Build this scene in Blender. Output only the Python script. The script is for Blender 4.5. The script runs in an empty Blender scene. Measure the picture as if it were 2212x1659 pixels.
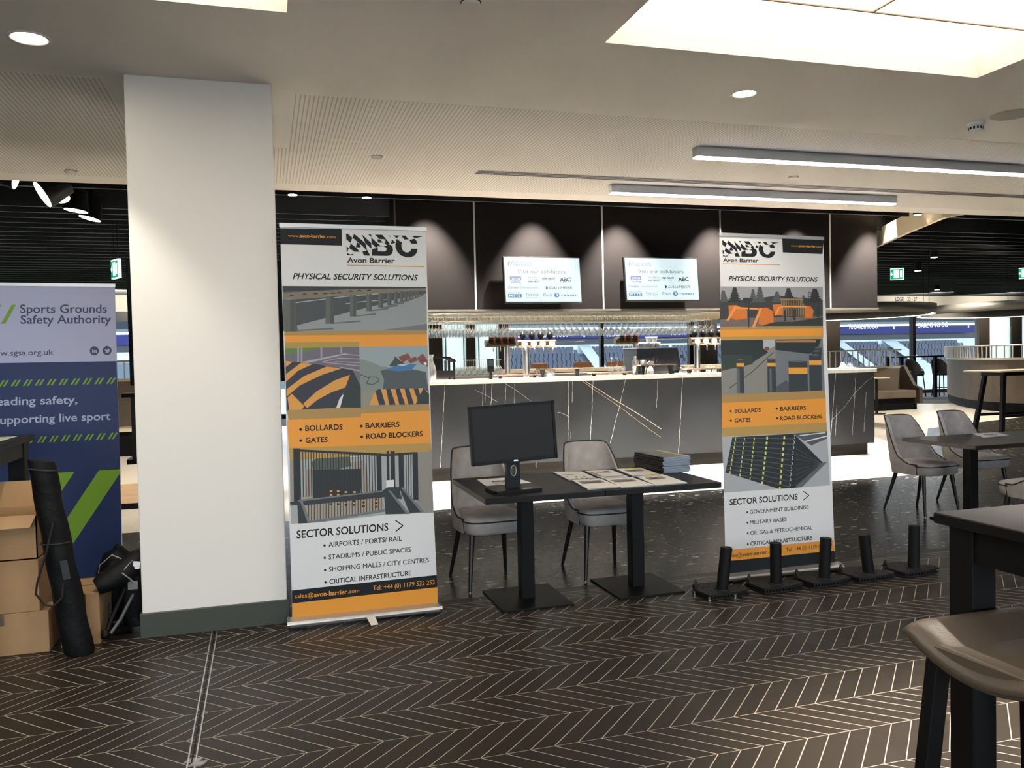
import bpy, math, random
from math import radians as R, sin, cos, pi, atan2
from mathutils import Vector as V, Matrix
random.seed(7)
S = bpy.context.scene
COL = S.collection
# ------------------------------------------------------------------ camera
W, H, F, HC = 2212, 1659, 1790.0, 1.5
YAW, PIT, ROL = R(16.53), R(1.68), R(1.257)
fw = V((sin(YAW)*cos(PIT), cos(YAW)*cos(PIT), -sin(PIT)))
r0 = V((cos(YAW), -sin(YAW), 0)); d0 = fw.cross(r0)
rt = cos(ROL)*r0 + sin(ROL)*d0; dn = -sin(ROL)*r0 + cos(ROL)*d0
EYE = V((0, 0, HC))
cam = bpy.data.cameras.new('camera'); camo = bpy.data.objects.new('camera', cam); COL.objects.link(camo)
cam.sensor_width = 36; cam.lens = F/W*36; cam.clip_start = .05; cam.clip_end = 400
camo.matrix_world = Matrix(((rt.x, -dn.x, -fw.x, 0), (rt.y, -dn.y, -fw.y, 0), (rt.z, -dn.z, -fw.z, HC), (0, 0, 0, 1)))
S.camera = camo
# ------------------------------------------------------------------ view, world
S.view_settings.view_transform = 'Standard'; S.view_settings.look = 'None'
S.view_settings.exposure = 0.62; S.view_settings.gamma = 1
S.cycles.max_bounces = 8; S.cycles.diffuse_bounces = 5; S.cycles.glossy_bounces = 4
S.cycles.transparent_max_bounces = 24; S.cycles.caustics_reflective = False; S.cycles.caustics_refractive = False
S.cycles.sample_clamp_indirect = 60
w = bpy.data.worlds.new('sky'); S.world = w; w.use_nodes = True
bg = w.node_tree.nodes['Background']; bg.inputs[1].default_value = 3.5
_n = w.node_tree.nodes; _tc = _n.new('ShaderNodeTexCoord'); _sp = _n.new('ShaderNodeSeparateXYZ'); _rp = _n.new('ShaderNodeValToRGB')
w.node_tree.links.new(_tc.outputs['Generated'], _sp.inputs[0]); w.node_tree.links.new(_sp.outputs['Z'], _rp.inputs[0]); w.node_tree.links.new(_rp.outputs[0], bg.inputs[0])
_rp.color_ramp.elements[0].position = .0; _rp.color_ramp.elements[0].color = (.36, .36, .35, 1)      # ground below the horizon
_rp.color_ramp.elements[1].position = .04; _rp.color_ramp.elements[1].color = (.9, .945, 1, 1)
# ------------------------------------------------------------------ ceiling lights and added fill spots
def lin(h):
    h = h.lstrip('#'); c = [int(h[i:i+2], 16)/255 for i in (0, 2, 4)]
    return tuple(x/12.92 if x <= .04045 else ((x+.055)/1.055)**2.4 for x in c)
def area(name, loc, sx, sy, power, col=(1, .86, .7), rot=(0, 0, 0), spread=180):
    l = bpy.data.lights.new(name, 'AREA'); l.shape = 'RECTANGLE'; l.size = sx; l.size_y = sy; l.energy = power; l.color = col
    l.spread = R(spread)
    o = bpy.data.objects.new(name, l); COL.objects.link(o); o.location = loc; o.rotation_euler = rot; return o
def spot(name, loc, power, ang, col=(1, .84, .66), blend=.5, rot=(0, 0, 0), rad=.03):
    l = bpy.data.lights.new(name, 'SPOT'); l.energy = power; l.spot_size = R(ang); l.spot_blend = blend; l.color = col
    l.shadow_soft_size = rad
    o = bpy.data.objects.new(name, l); COL.objects.link(o); o.location = loc; o.rotation_euler = rot; return o
ZC = 3.1          # white ceiling
ZB = 3.42         # underside of dark slats
YE = 7.8          # edge of the white ceiling
YF = 24.0         # glazed front
WARM = (1, .9, .77); NEUT = (1, .93, .84); COOL = (.86, .93, 1)
E_COFFER = 2.2    # the luminous panels in the ceiling coffers
for px in (920, 1150, 1333, 1539, 1717, 1878):
    d_ = (px-W/2)/F*rt + (500-H/2)/F*dn + fw
    spot('bulkhead_wash', (d_.x*10.9/d_.y, 10.45, 3.9), 1900, 62, (1, .92, .84), .75, (R(10), 0, 0))
for i, (x, y, wt) in enumerate(((-2.6, .2, 20), (5.9, 4.5, 20), (9, 4.5, 30), (12, 3, 60), (-4.5, 4.5, 30))):
    spot('downlight_beam', (x, y, ZC-.03), wt, 95, WARM, .6)  # out of view, added to light the room; no fixtures built
for x, y, wt in ((11, 10.5, 350), (13.5, 14, 450), (16.5, 16, 350), (18.5, 21.5, 250), (22, 17, 400), (20, 22.3, 200), (6, 17, 200), (3, 19, 200), (-2, 13, 350), (-2.5, 19, 300), (-1, 9.6, 250), (9.5, 21, 250), (24, 21.5, 300)):
    spot('slat_fill_spot', (x, y, ZB-.06), wt, 110, (1, .9, .76), .6)  # spots added for general ambient light in the slat zone
spot('downlight_beam', (2.75, 1.9, ZC-.03), 1300, 58, WARM, .7)
for i, x in enumerate((1.6, 3.0, 4.4, 5.8, 7.2, 8.6)):
    spot('bar_front_fill_spot', (x, 9.1, ZB-.05), 1500, 50, (1, .945, .88), .5)  # added spots: overlight the cream floor so it bounces onto the ceiling
for x in (-3.5, 9, 12, 15.2, 18.5, 21.8, 25):
    spot('header_fill_spot', (x, 22.0, 3.3), 170, 100, (1, .93, .82), .8, (R(84), 0, 0))  # spots without fixtures, added to brighten the cream header
p_ = area('rear_window_portal', (2, -5.15, 1.7), 19, 2.6, 1, (1, 1, 1), (R(90), 0, 0)); p_.data.cycles.is_portal = True
# ------------------------------------------------------------------ materials
MATS = {}
def mat(name, col, rough=.5, metal=0, emis=0, noise=0, nscale=8, bump=0, bscale=60, spec=.5, coat=0, alpha=1):
    if name in MATS: return MATS[name]
    m = bpy.data.materials.new(name); m.use_nodes = True; MATS[name] = m
    nt = m.node_tree; b = nt.nodes['Principled BSDF']
    c = lin(col) if isinstance(col, str) else col
    b.inputs['Base Color'].default_value = (*c, 1); b.inputs['Roughness'].default_value = rough
    b.inputs['Metallic'].default_value = metal; b.inputs['Specular IOR Level'].default_value = spec
    b.inputs['Coat Weight'].default_value = coat
    if emis:
        b.inputs['Emission Color'].default_value = (*c, 1); b.inputs['Emission Strength'].default_value = emis
    if noise or bump:
        tc = nt.nodes.new('ShaderNodeTexCoord')
    if noise:
        n = nt.nodes.new('ShaderNodeTexNoise'); n.inputs['Scale'].default_value = nscale; n.inputs['Detail'].default_value = 4
        nt.links.new(tc.outputs['Object'], n.inputs['Vector'])
        rp = nt.nodes.new('ShaderNodeValToRGB'); rp.color_ramp.elements[0].position = .3; rp.color_ramp.elements[1].position = .7
        rp.color_ramp.elements[0].color = (*[x*(1-noise) for x in c], 1); rp.color_ramp.elements[1].color = (*[min(1, x*(1+noise)) for x in c], 1)
        nt.links.new(n.outputs['Fac'], rp.inputs[0]); nt.links.new(rp.outputs[0], b.inputs['Base Color'])
    if bump:
        n = nt.nodes.new('ShaderNodeTexNoise'); n.inputs['Scale'].default_value = bscale; n.inputs['Detail'].default_value = 3
        nt.links.new(tc.outputs['Object'], n.inputs['Vector'])
        bp = nt.nodes.new('ShaderNodeBump'); bp.inputs['Strength'].default_value = bump; bp.inputs['Distance'].default_value = .01
        nt.links.new(n.outputs['Fac'], bp.inputs['Height']); nt.links.new(bp.outputs[0], b.inputs['Normal'])
    return m
class NT:                                     # tiny node helper
    def __init__(s, m): s.t = m.node_tree; s.b = s.t.nodes['Principled BSDF']
    def n(s, k, **kw):
        x = s.t.nodes.new(k)
        for a, v in kw.items(): setattr(x, a, v)
        return x
    def l(s, a, b): s.t.links.new(a, b)
    def m(s, op, a, b=None, c=None):
        x = s.n('ShaderNodeMath', operation=op)
        for i, v in enumerate((a, b, c)):
            if v is None: continue
            if isinstance(v, (int, float)): x.inputs[i].default_value = v
            else: s.l(v, x.inputs[i])
        return x.outputs[0]
    def mix(s, f, a, b):
        x = s.n('ShaderNodeMix', data_type='RGBA')
        for i, v in ((0, f), (6, a), (7, b)):
            if hasattr(v, 'is_linked'): s.l(v, x.inputs[i])
            else: x.inputs[i].default_value = v if i == 0 else (*v, 1)
        return x.outputs[2]
    def xyz(s):
        t = s.n('ShaderNodeTexCoord'); p = s.n('ShaderNodeSeparateXYZ'); s.l(t.outputs['Object'], p.inputs[0]); s.tc = t
        return p.outputs
    def noise(s, scale, detail=3, vec=None):
        x = s.n('ShaderNodeTexNoise'); x.inputs['Scale'].default_value = scale; x.inputs['Detail'].default_value = detail
        s.l(vec or s.tc.outputs['Object'], x.inputs['Vector']); return x.outputs['Fac']
def chevron_mat():
    m = mat('chevron_tile', '#4a423a', .38, spec=.18); t = NT(m); x, y, z = t.xyz()
    b, p = .2635, .0985
    v = t.m('DIVIDE', t.m('SUBTRACT', y, 3.0), b)
    tri = t.m('PINGPONG', v, 1.0)
    u = t.m('DIVIDE', t.m('SUBTRACT', t.m('SUBTRACT', x, .045), t.m('MULTIPLY', tri, b)), p)
    fu = t.m('ABSOLUTE', t.m('SUBTRACT', t.m('FRACT', u), .5))
    g1 = t.m('GREATER_THAN', fu, .5-.0019*1.414/p)
    fv = t.m('ABSOLUTE', t.m('SUBTRACT', t.m('FRACT', v), .5))
    g2 = t.m('GREATER_THAN', fv, .5-.0014/b)
    inz = t.m('LESS_THAN', y, 4.97)
    g3 = t.m('MULTIPLY', t.m('GREATER_THAN', t.m('ABSOLUTE', t.m('SUBTRACT', t.m('FRACT', t.m('DIVIDE', x, 1.25)), .5)), .4985), t.m('SUBTRACT', 1, inz))
    g4 = t.m('LESS_THAN', t.m('ABSOLUTE', t.m('SUBTRACT', y, 4.97)), .002)
    g = t.m('MAXIMUM', t.m('MULTIPLY', t.m('MAXIMUM', g1, g2), inz), t.m('MAXIMUM', g3, g4))
    cell = t.m('ADD', t.m('FLOOR', u), t.m('MULTIPLY', t.m('FLOOR', v), 37.3))
    wn = t.n('ShaderNodeTexWhiteNoise', noise_dimensions='1D'); t.l(cell, wn.inputs['W'])
    base = t.mix(wn.outputs['Value'], lin('#25221e'), lin('#2c2823'))
    base = t.mix(t.m('MULTIPLY', t.noise(9, 6), .55), base, lin('#302a24'))
    sp = t.m('GREATER_THAN', t.noise(160, 2), .72)
    base = t.mix(t.m('MULTIPLY', sp, .35), base, lin('#1c1916'))
    t.l(t.mix(g, base, lin('#a49b8e')), t.b.inputs['Base Color'])
    rr = t.n('ShaderNodeMapRange'); t.l(t.noise(5), rr.inputs[0]); rr.inputs[3].default_value = .3; rr.inputs[4].default_value = .5
    t.l(rr.outputs[0], t.b.inputs['Roughness'])
    return m
def terrazzo_mat():
    m = mat('dark_terrazzo', '#33302d', .27, spec=.12); t = NT(m); x, y, z = t.xyz()
    g1 = t.m('GREATER_THAN', t.m('ABSOLUTE', t.m('SUBTRACT', t.m('FRACT', t.m('DIVIDE', t.m('SUBTRACT', x, .53), 1.25)), .5)), .4985)
    g2 = t.m('GREATER_THAN', t.m('ABSOLUTE', t.m('SUBTRACT', t.m('FRACT', t.m('DIVIDE', t.m('SUBTRACT', y, 5.6), 1.25)), .5)), .4985)
    g = t.m('MAXIMUM', g1, g2)
    base = t.mix(t.noise(6, 5), lin('#161514'), lin('#1d1b19'))
    mp = t.n('ShaderNodeMapping'); mp.inputs['Scale'].default_value = (.75, 1.25, 1); t.l(t.tc.outputs['Object'], mp.inputs[0])
    for sc, th, cc in ((11, .28, '#8f897f'), (21, .3, '#716b63'), (38, .33, '#544f49')):
        vo = t.n('ShaderNodeTexVoronoi', feature='F1'); vo.inputs['Scale'].default_value = sc; t.l(mp.outputs[0], vo.inputs['Vector'])
        wn = t.n('ShaderNodeTexWhiteNoise', noise_dimensions='3D'); t.l(vo.outputs['Color'], wn.inputs['Vector'])
        on = t.m('MULTIPLY', t.m('LESS_THAN', t.m('ADD', vo.outputs['Distance'], t.m('MULTIPLY', t.noise(sc*3), .3)), th+.13), t.m('GREATER_THAN', wn.outputs['Value'], .74))
        base = t.mix(on, base, lin(cc))
    base = t.mix(t.m('MULTIPLY', g, .6), base, lin('#8b8276'))
    t.l(base, t.b.inputs['Base Color'])
    return m
def cream_mat():
    m = mat('cream_stone', '#cfc3ae', .35); t = NT(m); x, y, z = t.xyz()
    g1 = t.m('GREATER_THAN', t.m('ABSOLUTE', t.m('SUBTRACT', t.m('FRACT', t.m('DIVIDE', x, 1.25)), .5)), .4985)
    base = t.mix(t.noise(4, 5), lin('#d3cabb'), lin('#e3dccf'))
    t.l(t.mix(t.m('MULTIPLY', g1, .4), base, lin('#8b8276')), t.b.inputs['Base Color']); return m
def perf_mat():
    m = mat('perforated_plaster', '#e6e0d8', .7); t = NT(m); x, y, z = t.xyz()
    fx = t.m('FRACT', t.m('DIVIDE', x, .027))
    g = t.m('MULTIPLY', t.m('LESS_THAN', fx, .3), t.m('LESS_THAN', t.m('FRACT', t.m('DIVIDE', y, .022)), .7))
    t.l(t.mix(t.m('MULTIPLY', g, .8), lin('#e6e0d8'), lin('#8d867c')), t.b.inputs['Base Color']); return m
def glass_mat(name, tint=(.95, .98, 1), gloss=.12, rough=.03):
    m = bpy.data.materials.new(name); m.use_nodes = True; nt = m.node_tree; MATS[name] = m
    for n in list(nt.nodes): nt.nodes.remove(n)
    o = nt.nodes.new('ShaderNodeOutputMaterial'); mx = nt.nodes.new('ShaderNodeMixShader')
    tr = nt.nodes.new('ShaderNodeBsdfTransparent'); tr.inputs[0].default_value = (*tint, 1)
    gl = nt.nodes.new('ShaderNodeBsdfGlossy'); gl.inputs['Roughness'].default_value = rough
    lw = nt.nodes.new('ShaderNodeLayerWeight'); lw.inputs[0].default_value = .35
    ma = nt.nodes.new('ShaderNodeMath'); ma.operation = 'MULTIPLY_ADD'; ma.inputs[1].default_value = .5; ma.inputs[2].default_value = gloss
    nt.links.new(lw.outputs['Facing'], ma.inputs[0]); nt.links.new(ma.outputs[0], mx.inputs[0])
    nt.links.new(tr.outputs[0], mx.inputs[1]); nt.links.new(gl.outputs[0], mx.inputs[2]); nt.links.new(mx.outputs[0], o.inputs[0])
    return m
def frost_mat():
    m = bpy.data.materials.new('frosted_glass'); m.use_nodes = True; nt = m.node_tree
    for n in list(nt.nodes): nt.nodes.remove(n)
    o = nt.nodes.new('ShaderNodeOutputMaterial'); mx = nt.nodes.new('ShaderNodeMixShader'); mx.inputs[0].default_value = .7
    a = nt.nodes.new('ShaderNodeBsdfTranslucent'); a.inputs[0].default_value = (.85, .93, .93, 1)
    d = nt.nodes.new('ShaderNodeBsdfDiffuse'); d.inputs[0].default_value = (.75, .8, .8, 1)
    nt.links.new(d.outputs[0], mx.inputs[1]); nt.links.new(a.outputs[0], mx.inputs[2]); nt.links.new(mx.outputs[0], o.inputs[0]); return m
M_PLASTER = mat('white_plaster', '#e6e0d8', .7)
M_WALL = mat('white_paint', '#e4e2dd', .6)
M_BLACK = mat('black_metal', '#0b0c0d', .5, spec=.2)
M_BLACKWOOD = mat('black_ash', '#101011', .5, noise=.3, nscale=3, spec=.25)
M_DARK = mat('dark_slat', '#191a1c', .55)
M_VOID = mat('dark_void', '#08080a', .9)
M_CHROME = mat('brushed_steel', '#b9b9b6', .28, 1)
M_ALU = mat('silver_aluminium', '#c4c5c6', .35, .85)
M_GLASS = glass_mat('clear_glass', (.93, .96, .98), .2, .05)
M_PANE = glass_mat('window_glass', (.93, .97, 1), .03, .01)
M_FROST = frost_mat()
M_FABRIC = mat('grey_velvet', '#a9a4a0', .85, noise=.12, nscale=14, bump=.15, bscale=220, spec=.2)
M_PIPE = mat('dark_piping', '#222122', .7)
M_LEGW = mat('dark_stained_wood', '#1a1614', .4)
M_CARD = mat('cardboard', '#a3825d', .8, noise=.08, nscale=6)
M_CARDD = mat('cardboard_inside', '#b08d64', .85)
M_NYLON = mat('black_nylon', '#0a0b0c', .6, spec=.2, bump=.5, bscale=25)
M_ORANGE = mat('print_orange', '#e69a33', .5)
M_INK = mat('print_charcoal', '#1f2326', .5, spec=.2)
M_PWHITE = mat('print_white', '#dcdfe1', .5)
def em(name, col, s):
    if name in MATS: return MATS[name]
    m = mat(name, col, .4, 0, s); m.node_tree.nodes['Principled BSDF'].inputs['Base Color'].default_value = (.02, .02, .02, 1); m.node_tree.nodes['Principled BSDF'].inputs['Specular IOR Level'].default_value = .08; return m
# ------------------------------------------------------------------ geometry helpers
def ray(x, y): return ((x-W/2)/F*rt + (y-H/2)/F*dn + fw)
def fl(x, y, z=0.0): d = ray(x, y); return EYE + d*((z-HC)/d.z)
def vy(x, y, Y): d = ray(x, y); return EYE + d*(Y/d.y)
def vx(x, y, X): d = ray(x, y); return EYE + d*(X/d.x)
def pln(x, y, p, n): d = ray(x, y); return EYE + d*((p-EYE).dot(n)/d.dot(n))
class MB:
    def __init__(s): s.v = []; s.f = []; s.m = []; s.mats = []; s.sm = []
    def mi(s, m):
        if m not in s.mats: s.mats.append(m)
        return s.mats.index(m)
    def add(s, vs, fs, m, smooth=False):
        k = len(s.v); i = s.mi(m); s.v += [tuple(v) for v in vs]
        for f in fs: s.f.append([k+a for a in f]); s.m.append(i); s.sm.append(smooth)
        return s
    def box(s, a, b, m, mtx=None):
        (x0, y0, z0), (x1, y1, z1) = a, b
        vs = [V((x, y, z)) for z in (z0, z1) for y in (y0, y1) for x in (x0, x1)]
        if mtx: vs = [mtx @ v for v in vs]
        return s.add(vs, [(0, 2, 3, 1), (4, 5, 7, 6), (0, 1, 5, 4), (2, 6, 7, 3), (0, 4, 6, 2), (1, 3, 7, 5)], m)
    def cyl(s, p, q, r, m, r2=None, n=16, caps=True):
        p, q = V(p), V(q); r2 = r if r2 is None else r2; d = (q-p).normalized()
        u = d.orthogonal().normalized(); w_ = d.cross(u)
        c = [(cos(2*pi*i/n), sin(2*pi*i/n)) for i in range(n)]
        vs = [p+(u*a+w_*b)*r for a, b in c]+[q+(u*a+w_*b)*r2 for a, b in c]
        s.add(vs, [(i, (i+1) % n, n+(i+1) % n, n+i) for i in range(n)], m, True)
        if caps: s.add(vs, [tuple(range(n))[::-1], tuple(range(n, 2*n))], m)
        return s
    def tube(s, pts, r, m, n=8, closed=False):
        pts = [V(p) for p in pts]; N = len(pts); rings = []; u = None
        for i, p in enumerate(pts):
            a = pts[(i-1) % N] if (i > 0 or closed) else p; b = pts[(i+1) % N] if (i < N-1 or closed) else p
            d = (b-a).normalized()
            u = d.orthogonal().normalized() if u is None else (u-d*u.dot(d)).normalized()
            w_ = d.cross(u); rings.append([p+(u*cos(2*pi*k/n)+w_*sin(2*pi*k/n))*r for k in range(n)])
        vs = [v for g in rings for v in g]; fs = []
        for i in range(N if closed else N-1):
            j = (i+1) % N
            fs += [(i*n+k, i*n+(k+1) % n, j*n+(k+1) % n, j*n+k) for k in range(n)]
        s.add(vs, fs, m, True)
        if not closed: s.add(rings[0], [tuple(range(n))[::-1]], m); s.add(rings[-1], [tuple(range(n))], m)
        return s
    def lathe(s, prof, m, c=(0, 0, 0), n=16, caps=True):
        c = V(c); vs = [c+V((r*cos(2*pi*k/n), r*sin(2*pi*k/n), z)) for r, z in prof for k in range(n)]
        fs = [(i*n+k, i*n+(k+1) % n, (i+1)*n+(k+1) % n, (i+1)*n+k) for i in range(len(prof)-1) for k in range(n)]
        s.add(vs, fs, m, True)
        if caps: s.add(vs[:n], [tuple(range(n))[::-1]], m); s.add(vs[-n:], [tuple(range(n))], m)
        return s
    def prism(s, poly, d, m, m2=None):
        poly = [V(p) for p in poly]; d = V(d); n = len(poly)
        s.add(poly+[p+d for p in poly], [(i, (i+1) % n, n+(i+1) % n, n+i) for i in range(n)], m2 or m)
        s.add(poly, [tuple(range(n))[::-1]], m); s.add([p+d for p in poly], [tuple(range(n))], m2 or m); return s
    def poly(s, pts, m): return s.add(pts, [tuple(range(len(pts)))], m)
    def grid(s, rows, m, smooth=True, closed=False):
        n = len(rows[0]); vs = [v for r in rows for v in r]
        fs = [(i*n+k, i*n+(k+1) % n, (i+1)*n+(k+1) % n, (i+1)*n+k) for i in range(len(rows)-1) for k in range(n if closed else n-1)]
        return s.add(vs, fs, m, smooth)
    def build(s, name, parent=None, bevel=0, seg=2, off=None, sub=0, solid=0):
        me = bpy.data.meshes.new(name); o = off or V((0, 0, 0))
        me.from_pydata([tuple(V(v)-o) for v in s.v], [], s.f)
        for m in s.mats: me.materials.append(m)
        me.polygons.foreach_set('material_index', s.m); me.polygons.foreach_set('use_smooth', s.sm); me.update()
        ob = bpy.data.objects.new(name, me); COL.objects.link(ob)
        if parent: ob.parent = parent
        if solid: md = ob.modifiers.new('solid', 'SOLIDIFY'); md.thickness = solid; md.offset = -1
        if bevel:
            md = ob.modifiers.new('bevel', 'BEVEL'); md.width = bevel; md.segments = seg; md.limit_method = 'ANGLE'; md.angle_limit = R(40)
        if sub: md = ob.modifiers.new('sub', 'SUBSURF'); md.levels = sub; md.render_levels = sub
        return ob
def tag(o, label, cat, group=None):
    o['label'] = label; o['category'] = cat
    if group: o['group'] = group
    return o
def thing(name, label, cat, loc=(0, 0, 0), rz=0, group=None):
    o = bpy.data.objects.new(name, None); COL.objects.link(o); o.location = loc; o.rotation_euler = (0, 0, rz); o.empty_display_size = .1
    return tag(o, label, cat, group)
def structure(o): o['kind'] = 'structure'; return o
def dup(root, loc, rz=None, label=None, group=None):
    r = root.copy(); COL.objects.link(r); r.location = loc
    if rz is not None: r.rotation_euler = (0, 0, rz)
    if label: r['label'] = label
    if group: r['group'] = group
    for ch in list(root.children):
        c = ch.copy(); COL.objects.link(c); c.parent = r
        for g in ch.children: d = g.copy(); COL.objects.link(d); d.parent = c
    return r
# ---- lettering
_T = {}
def glyph(txt, bold, shear):
    if 'M' in txt: bold = 0
    k = (txt, bold, shear)
    if k not in _T:
        cu = bpy.data.curves.new('t', 'FONT'); cu.body = txt; cu.offset = bold; cu.shear = shear; cu.resolution_u = 3; cu.fill_mode = 'FRONT'
        ob = bpy.data.objects.new('t', cu); COL.objects.link(ob)
        dg = bpy.context.evaluated_depsgraph_get(); ev = ob.evaluated_get(dg); me = ev.to_mesh()
        vs = [(v.co.x, v.co.y) for v in me.vertices]; fs = [tuple(p.vertices) for p in me.polygons]
        ev.to_mesh_clear(); bpy.data.objects.remove(ob); bpy.data.curves.remove(cu)
        if vs:
            x0 = min(v[0] for v in vs); x1 = max(v[0] for v in vs)
            vs = [((a-x0)/(x1-x0), b/.69) for a, b in vs]
        _T[k] = (vs, fs)
    return _T[k]
class Print:
    """flat print on a plane: pixel coordinates of one photo crop -> points of the plane, in thin layers"""
    def __init__(s, p0, nrm, org, mb=None, t=.0006): s.p0, s.n, s.org, s.t = V(p0), V(nrm).normalized(), V(org), t; s.mb = mb or MB(); s.q = []; s.fr(0, 0, 1)
    def fr(s, ox, oy, k): s.o = (ox, oy, k); return s
    def P(s, x, y, L=0):
        ox, oy, k = s.o; return pln(ox+x*k, oy+y*k, s.p0, s.n) + s.n*(s.t*L) - s.org
    def poly(s, pts, m, L=1): s.q.append((L, [s.P(x, y) for x, y in pts], [tuple(range(len(pts)))], m)); return s
    def flush(s):
        for i, (L, vs, fs, m) in enumerate(sorted(s.q, key=lambda a: a[0])): s.mb.add([v+s.n*(.0004+6e-6*i) for v in vs], fs, m)
        s.q = []; return s.mb
    def disc(s, x, y, r, m, L=3, n=14): return s.poly([(x+r*cos(2*pi*i/n), y+r*sin(2*pi*i/n)) for i in range(n)], m, L)
    def text(s, txt, x0, y0, x1, y1, cap, m, bold=0, shear=0, L=3):
        if bold and 'M' in txt:            # thicken by three shifted prints
            d = cap*bold*.9
            for o in (-d, d): s.text(txt, x0+o, y0, x1+o, y1, cap, m, 0, shear, L)
            return s.text(txt, x0, y0+d*.4, x1, y1+d*.4, cap, m, 0, shear, L)
        vs, fs = glyph(txt, bold, shear)
        a, b = s.P(x0, y0), s.P(x1, y1); up = s.P(x0, y0-cap)-a
        s.q.append((L, [a+(b-a)*u+up*v for u, v in vs], fs, m)); return s
    def line(s, pts, wd, m, L=2):
        for (xa, ya), (xb, yb) in zip(pts, pts[1:]):
            dx, dy = xb-xa, yb-ya; q = math.hypot(dx, dy); nx, ny = -dy/q*wd/2, dx/q*wd/2
            s.poly([(xa+nx, ya+ny), (xb+nx, yb+ny), (xb-nx, yb-ny), (xa-nx, ya-ny)], m, L)
        return s
# ================================================================== the room
XL, XR, YB = -9.0, 30.0, -5.0
def flat(name, pts, m, z=0.0, th=-.08):
    return structure(MB().prism([(x, y, z+th) for x, y in pts] if th < 0 else [(x, y, z) for x, y in pts], (0, 0, abs(th)), m).build(name))
YT = 5.07
flat('floor', [(XL, YB), (XR, YB), (XR, YT), (XL, YT)], chevron_mat())
TZ = terrazzo_mat()
flat('floor_terrazzo', [(XL, YT), (XR, YT), (XR, 16.9), (16, 14.25), (12.2, 13), (8.4, 9.05), (7.6, 8.2), (XL, 8.2)], TZ)
flat('floor_cream', [(XL, 8.2), (7.6, 8.2), (8.4, 9.05), (12.2, 13), (16, 14.25), (XR, 16.9), (XR, 17.6), (22, 18.1), (18.2, 18.9), (16.5, 20.4), (14, 21), (XL, 21)], cream_mat())
flat('floor_carpet', [(XL, 21), (14, 21), (16.5, 20.4), (18.2, 18.9), (22, 18.1), (XR, 17.6), (XR, YF), (XL, YF)], mat('dark_carpet', '#35383c', .9, noise=.3, nscale=5))
# ceiling with three coffers, the one behind the viewer added for foreground light
holes = [(1.70, 4.07, 1.3, 3.94), (-3.0, .14, 1.3, 3.94), (-1.5, 3.5, -3.8, -1.6)]
xs = sorted({XL, XR, *[h[0] for h in holes], *[h[1] for h in holes]}); ys = sorted({YB, YE, *[h[2] for h in holes], *[h[3] for h in holes]})
c = MB()
for x0, x1 in zip(xs, xs[1:]):
    for y0, y1 in zip(ys, ys[1:]):
        mx, my = (x0+x1)/2, (y0+y1)/2
        if any(h[0] < mx < h[1] and h[2] < my < h[3] for h in holes): continue
        c.poly([(x0, y0, ZC), (x0, y1, ZC), (x1, y1, ZC), (x1, y0, ZC)], M_PLASTER)
for h in holes:
    for (xa, ya), (xb, yb) in (((h[0], h[2]), (h[1], h[2])), ((h[1], h[2]), (h[1], h[3])), ((h[1], h[3]), (h[0], h[3])), ((h[0], h[3]), (h[0], h[2]))):
        c.poly([(xa, ya, ZC), (xb, yb, ZC), (xb, yb, 3.28), (xa, ya, 3.28)], M_PLASTER)
c.box((XL, YE, ZC), (XR, YE+.12, 4.3), M_PLASTER)
structure(c.build('ceiling'))
PM = perf_mat(); zp = ZC-.0015
p = MB()
for x0, x1, y0, y1 in ((.20, 27, 5.1, 7.62), (-8.5, -.82, 5.06, 7.62), (-.82, .20, 6.39, 7.62)):
    p.box((x0, y0, zp), (x1, y1, ZC-.0002), PM)
structure(p.build('ceiling_perforated_panel'))
LBL = ['luminous ceiling panel in the white coffer at the upper right, split by thin seams', 'luminous ceiling panel in the coffer above the white column', 'luminous ceiling panel in an added, unseen coffer behind the viewer']
EP = em('panel_light', '#fff1de', E_COFFER); GR = mat('panel_seam', '#a58f70', .6)
for h, lb in zip(holes, LBL):
    t = thing('ceiling_light_panel', lb, 'ceiling light', ((h[0]+h[1])/2, (h[2]+h[3])/2, 3.245), 0)
    hx, hy = (h[1]-h[0])/2, (h[3]-h[2])/2
    MB().box((-hx, -hy, 0), (hx, hy, .03), EP).build('diffuser', t)
    ps = fl(1883, 25, 3.245); sy_ = ps.y-holes[0][3]+hy; sx_ = ps.x-(holes[0][0]+holes[0][1])/2
    f = MB(); f.box((-hx, sy_-.006, -.006), (hx, sy_+.006, .0), GR); f.box((-hx, sy_-1.2, -.006), (hx, sy_-1.188, .0), GR)
    f.box((sx_, -hy, -.006), (sx_+.012, sy_, 0), GR)
    f.build('seam', t)
# plenum above the slats, outer walls
structure(MB().box((XL, YE, 4.3), (XR, YF+.3, 4.4), M_VOID).build('ceiling_plenum'))
structure(MB().box((XL-.2, YB, -.08), (XL, YF+.2, 4.4), M_WALL).build('wall_left'))
structure(MB().box((XR, YB, -.08), (XR+.2, YF+.2, 4.4), M_WALL).build('wall_right'))
rw = MB(); rw.box((XL-.2, YB-.2, -.08), (XR+.2, YB, .35), M_WALL).box((XL-.2, YB-.2, 3.0), (XR+.2, YB, 4.4), M_WALL)
rw.box((XL-.2, YB-.2, .35), (-7.5, YB, 3.0), M_WALL).box((11.5, YB-.2, .35), (XR+.2, YB, 3.0), M_WALL); structure(rw.build('wall_rear'))
structure(MB().box((-7.5, YB-.1, .35), (11.5, YB-.09, 3.0), M_PANE).build('window_rear'))
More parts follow.
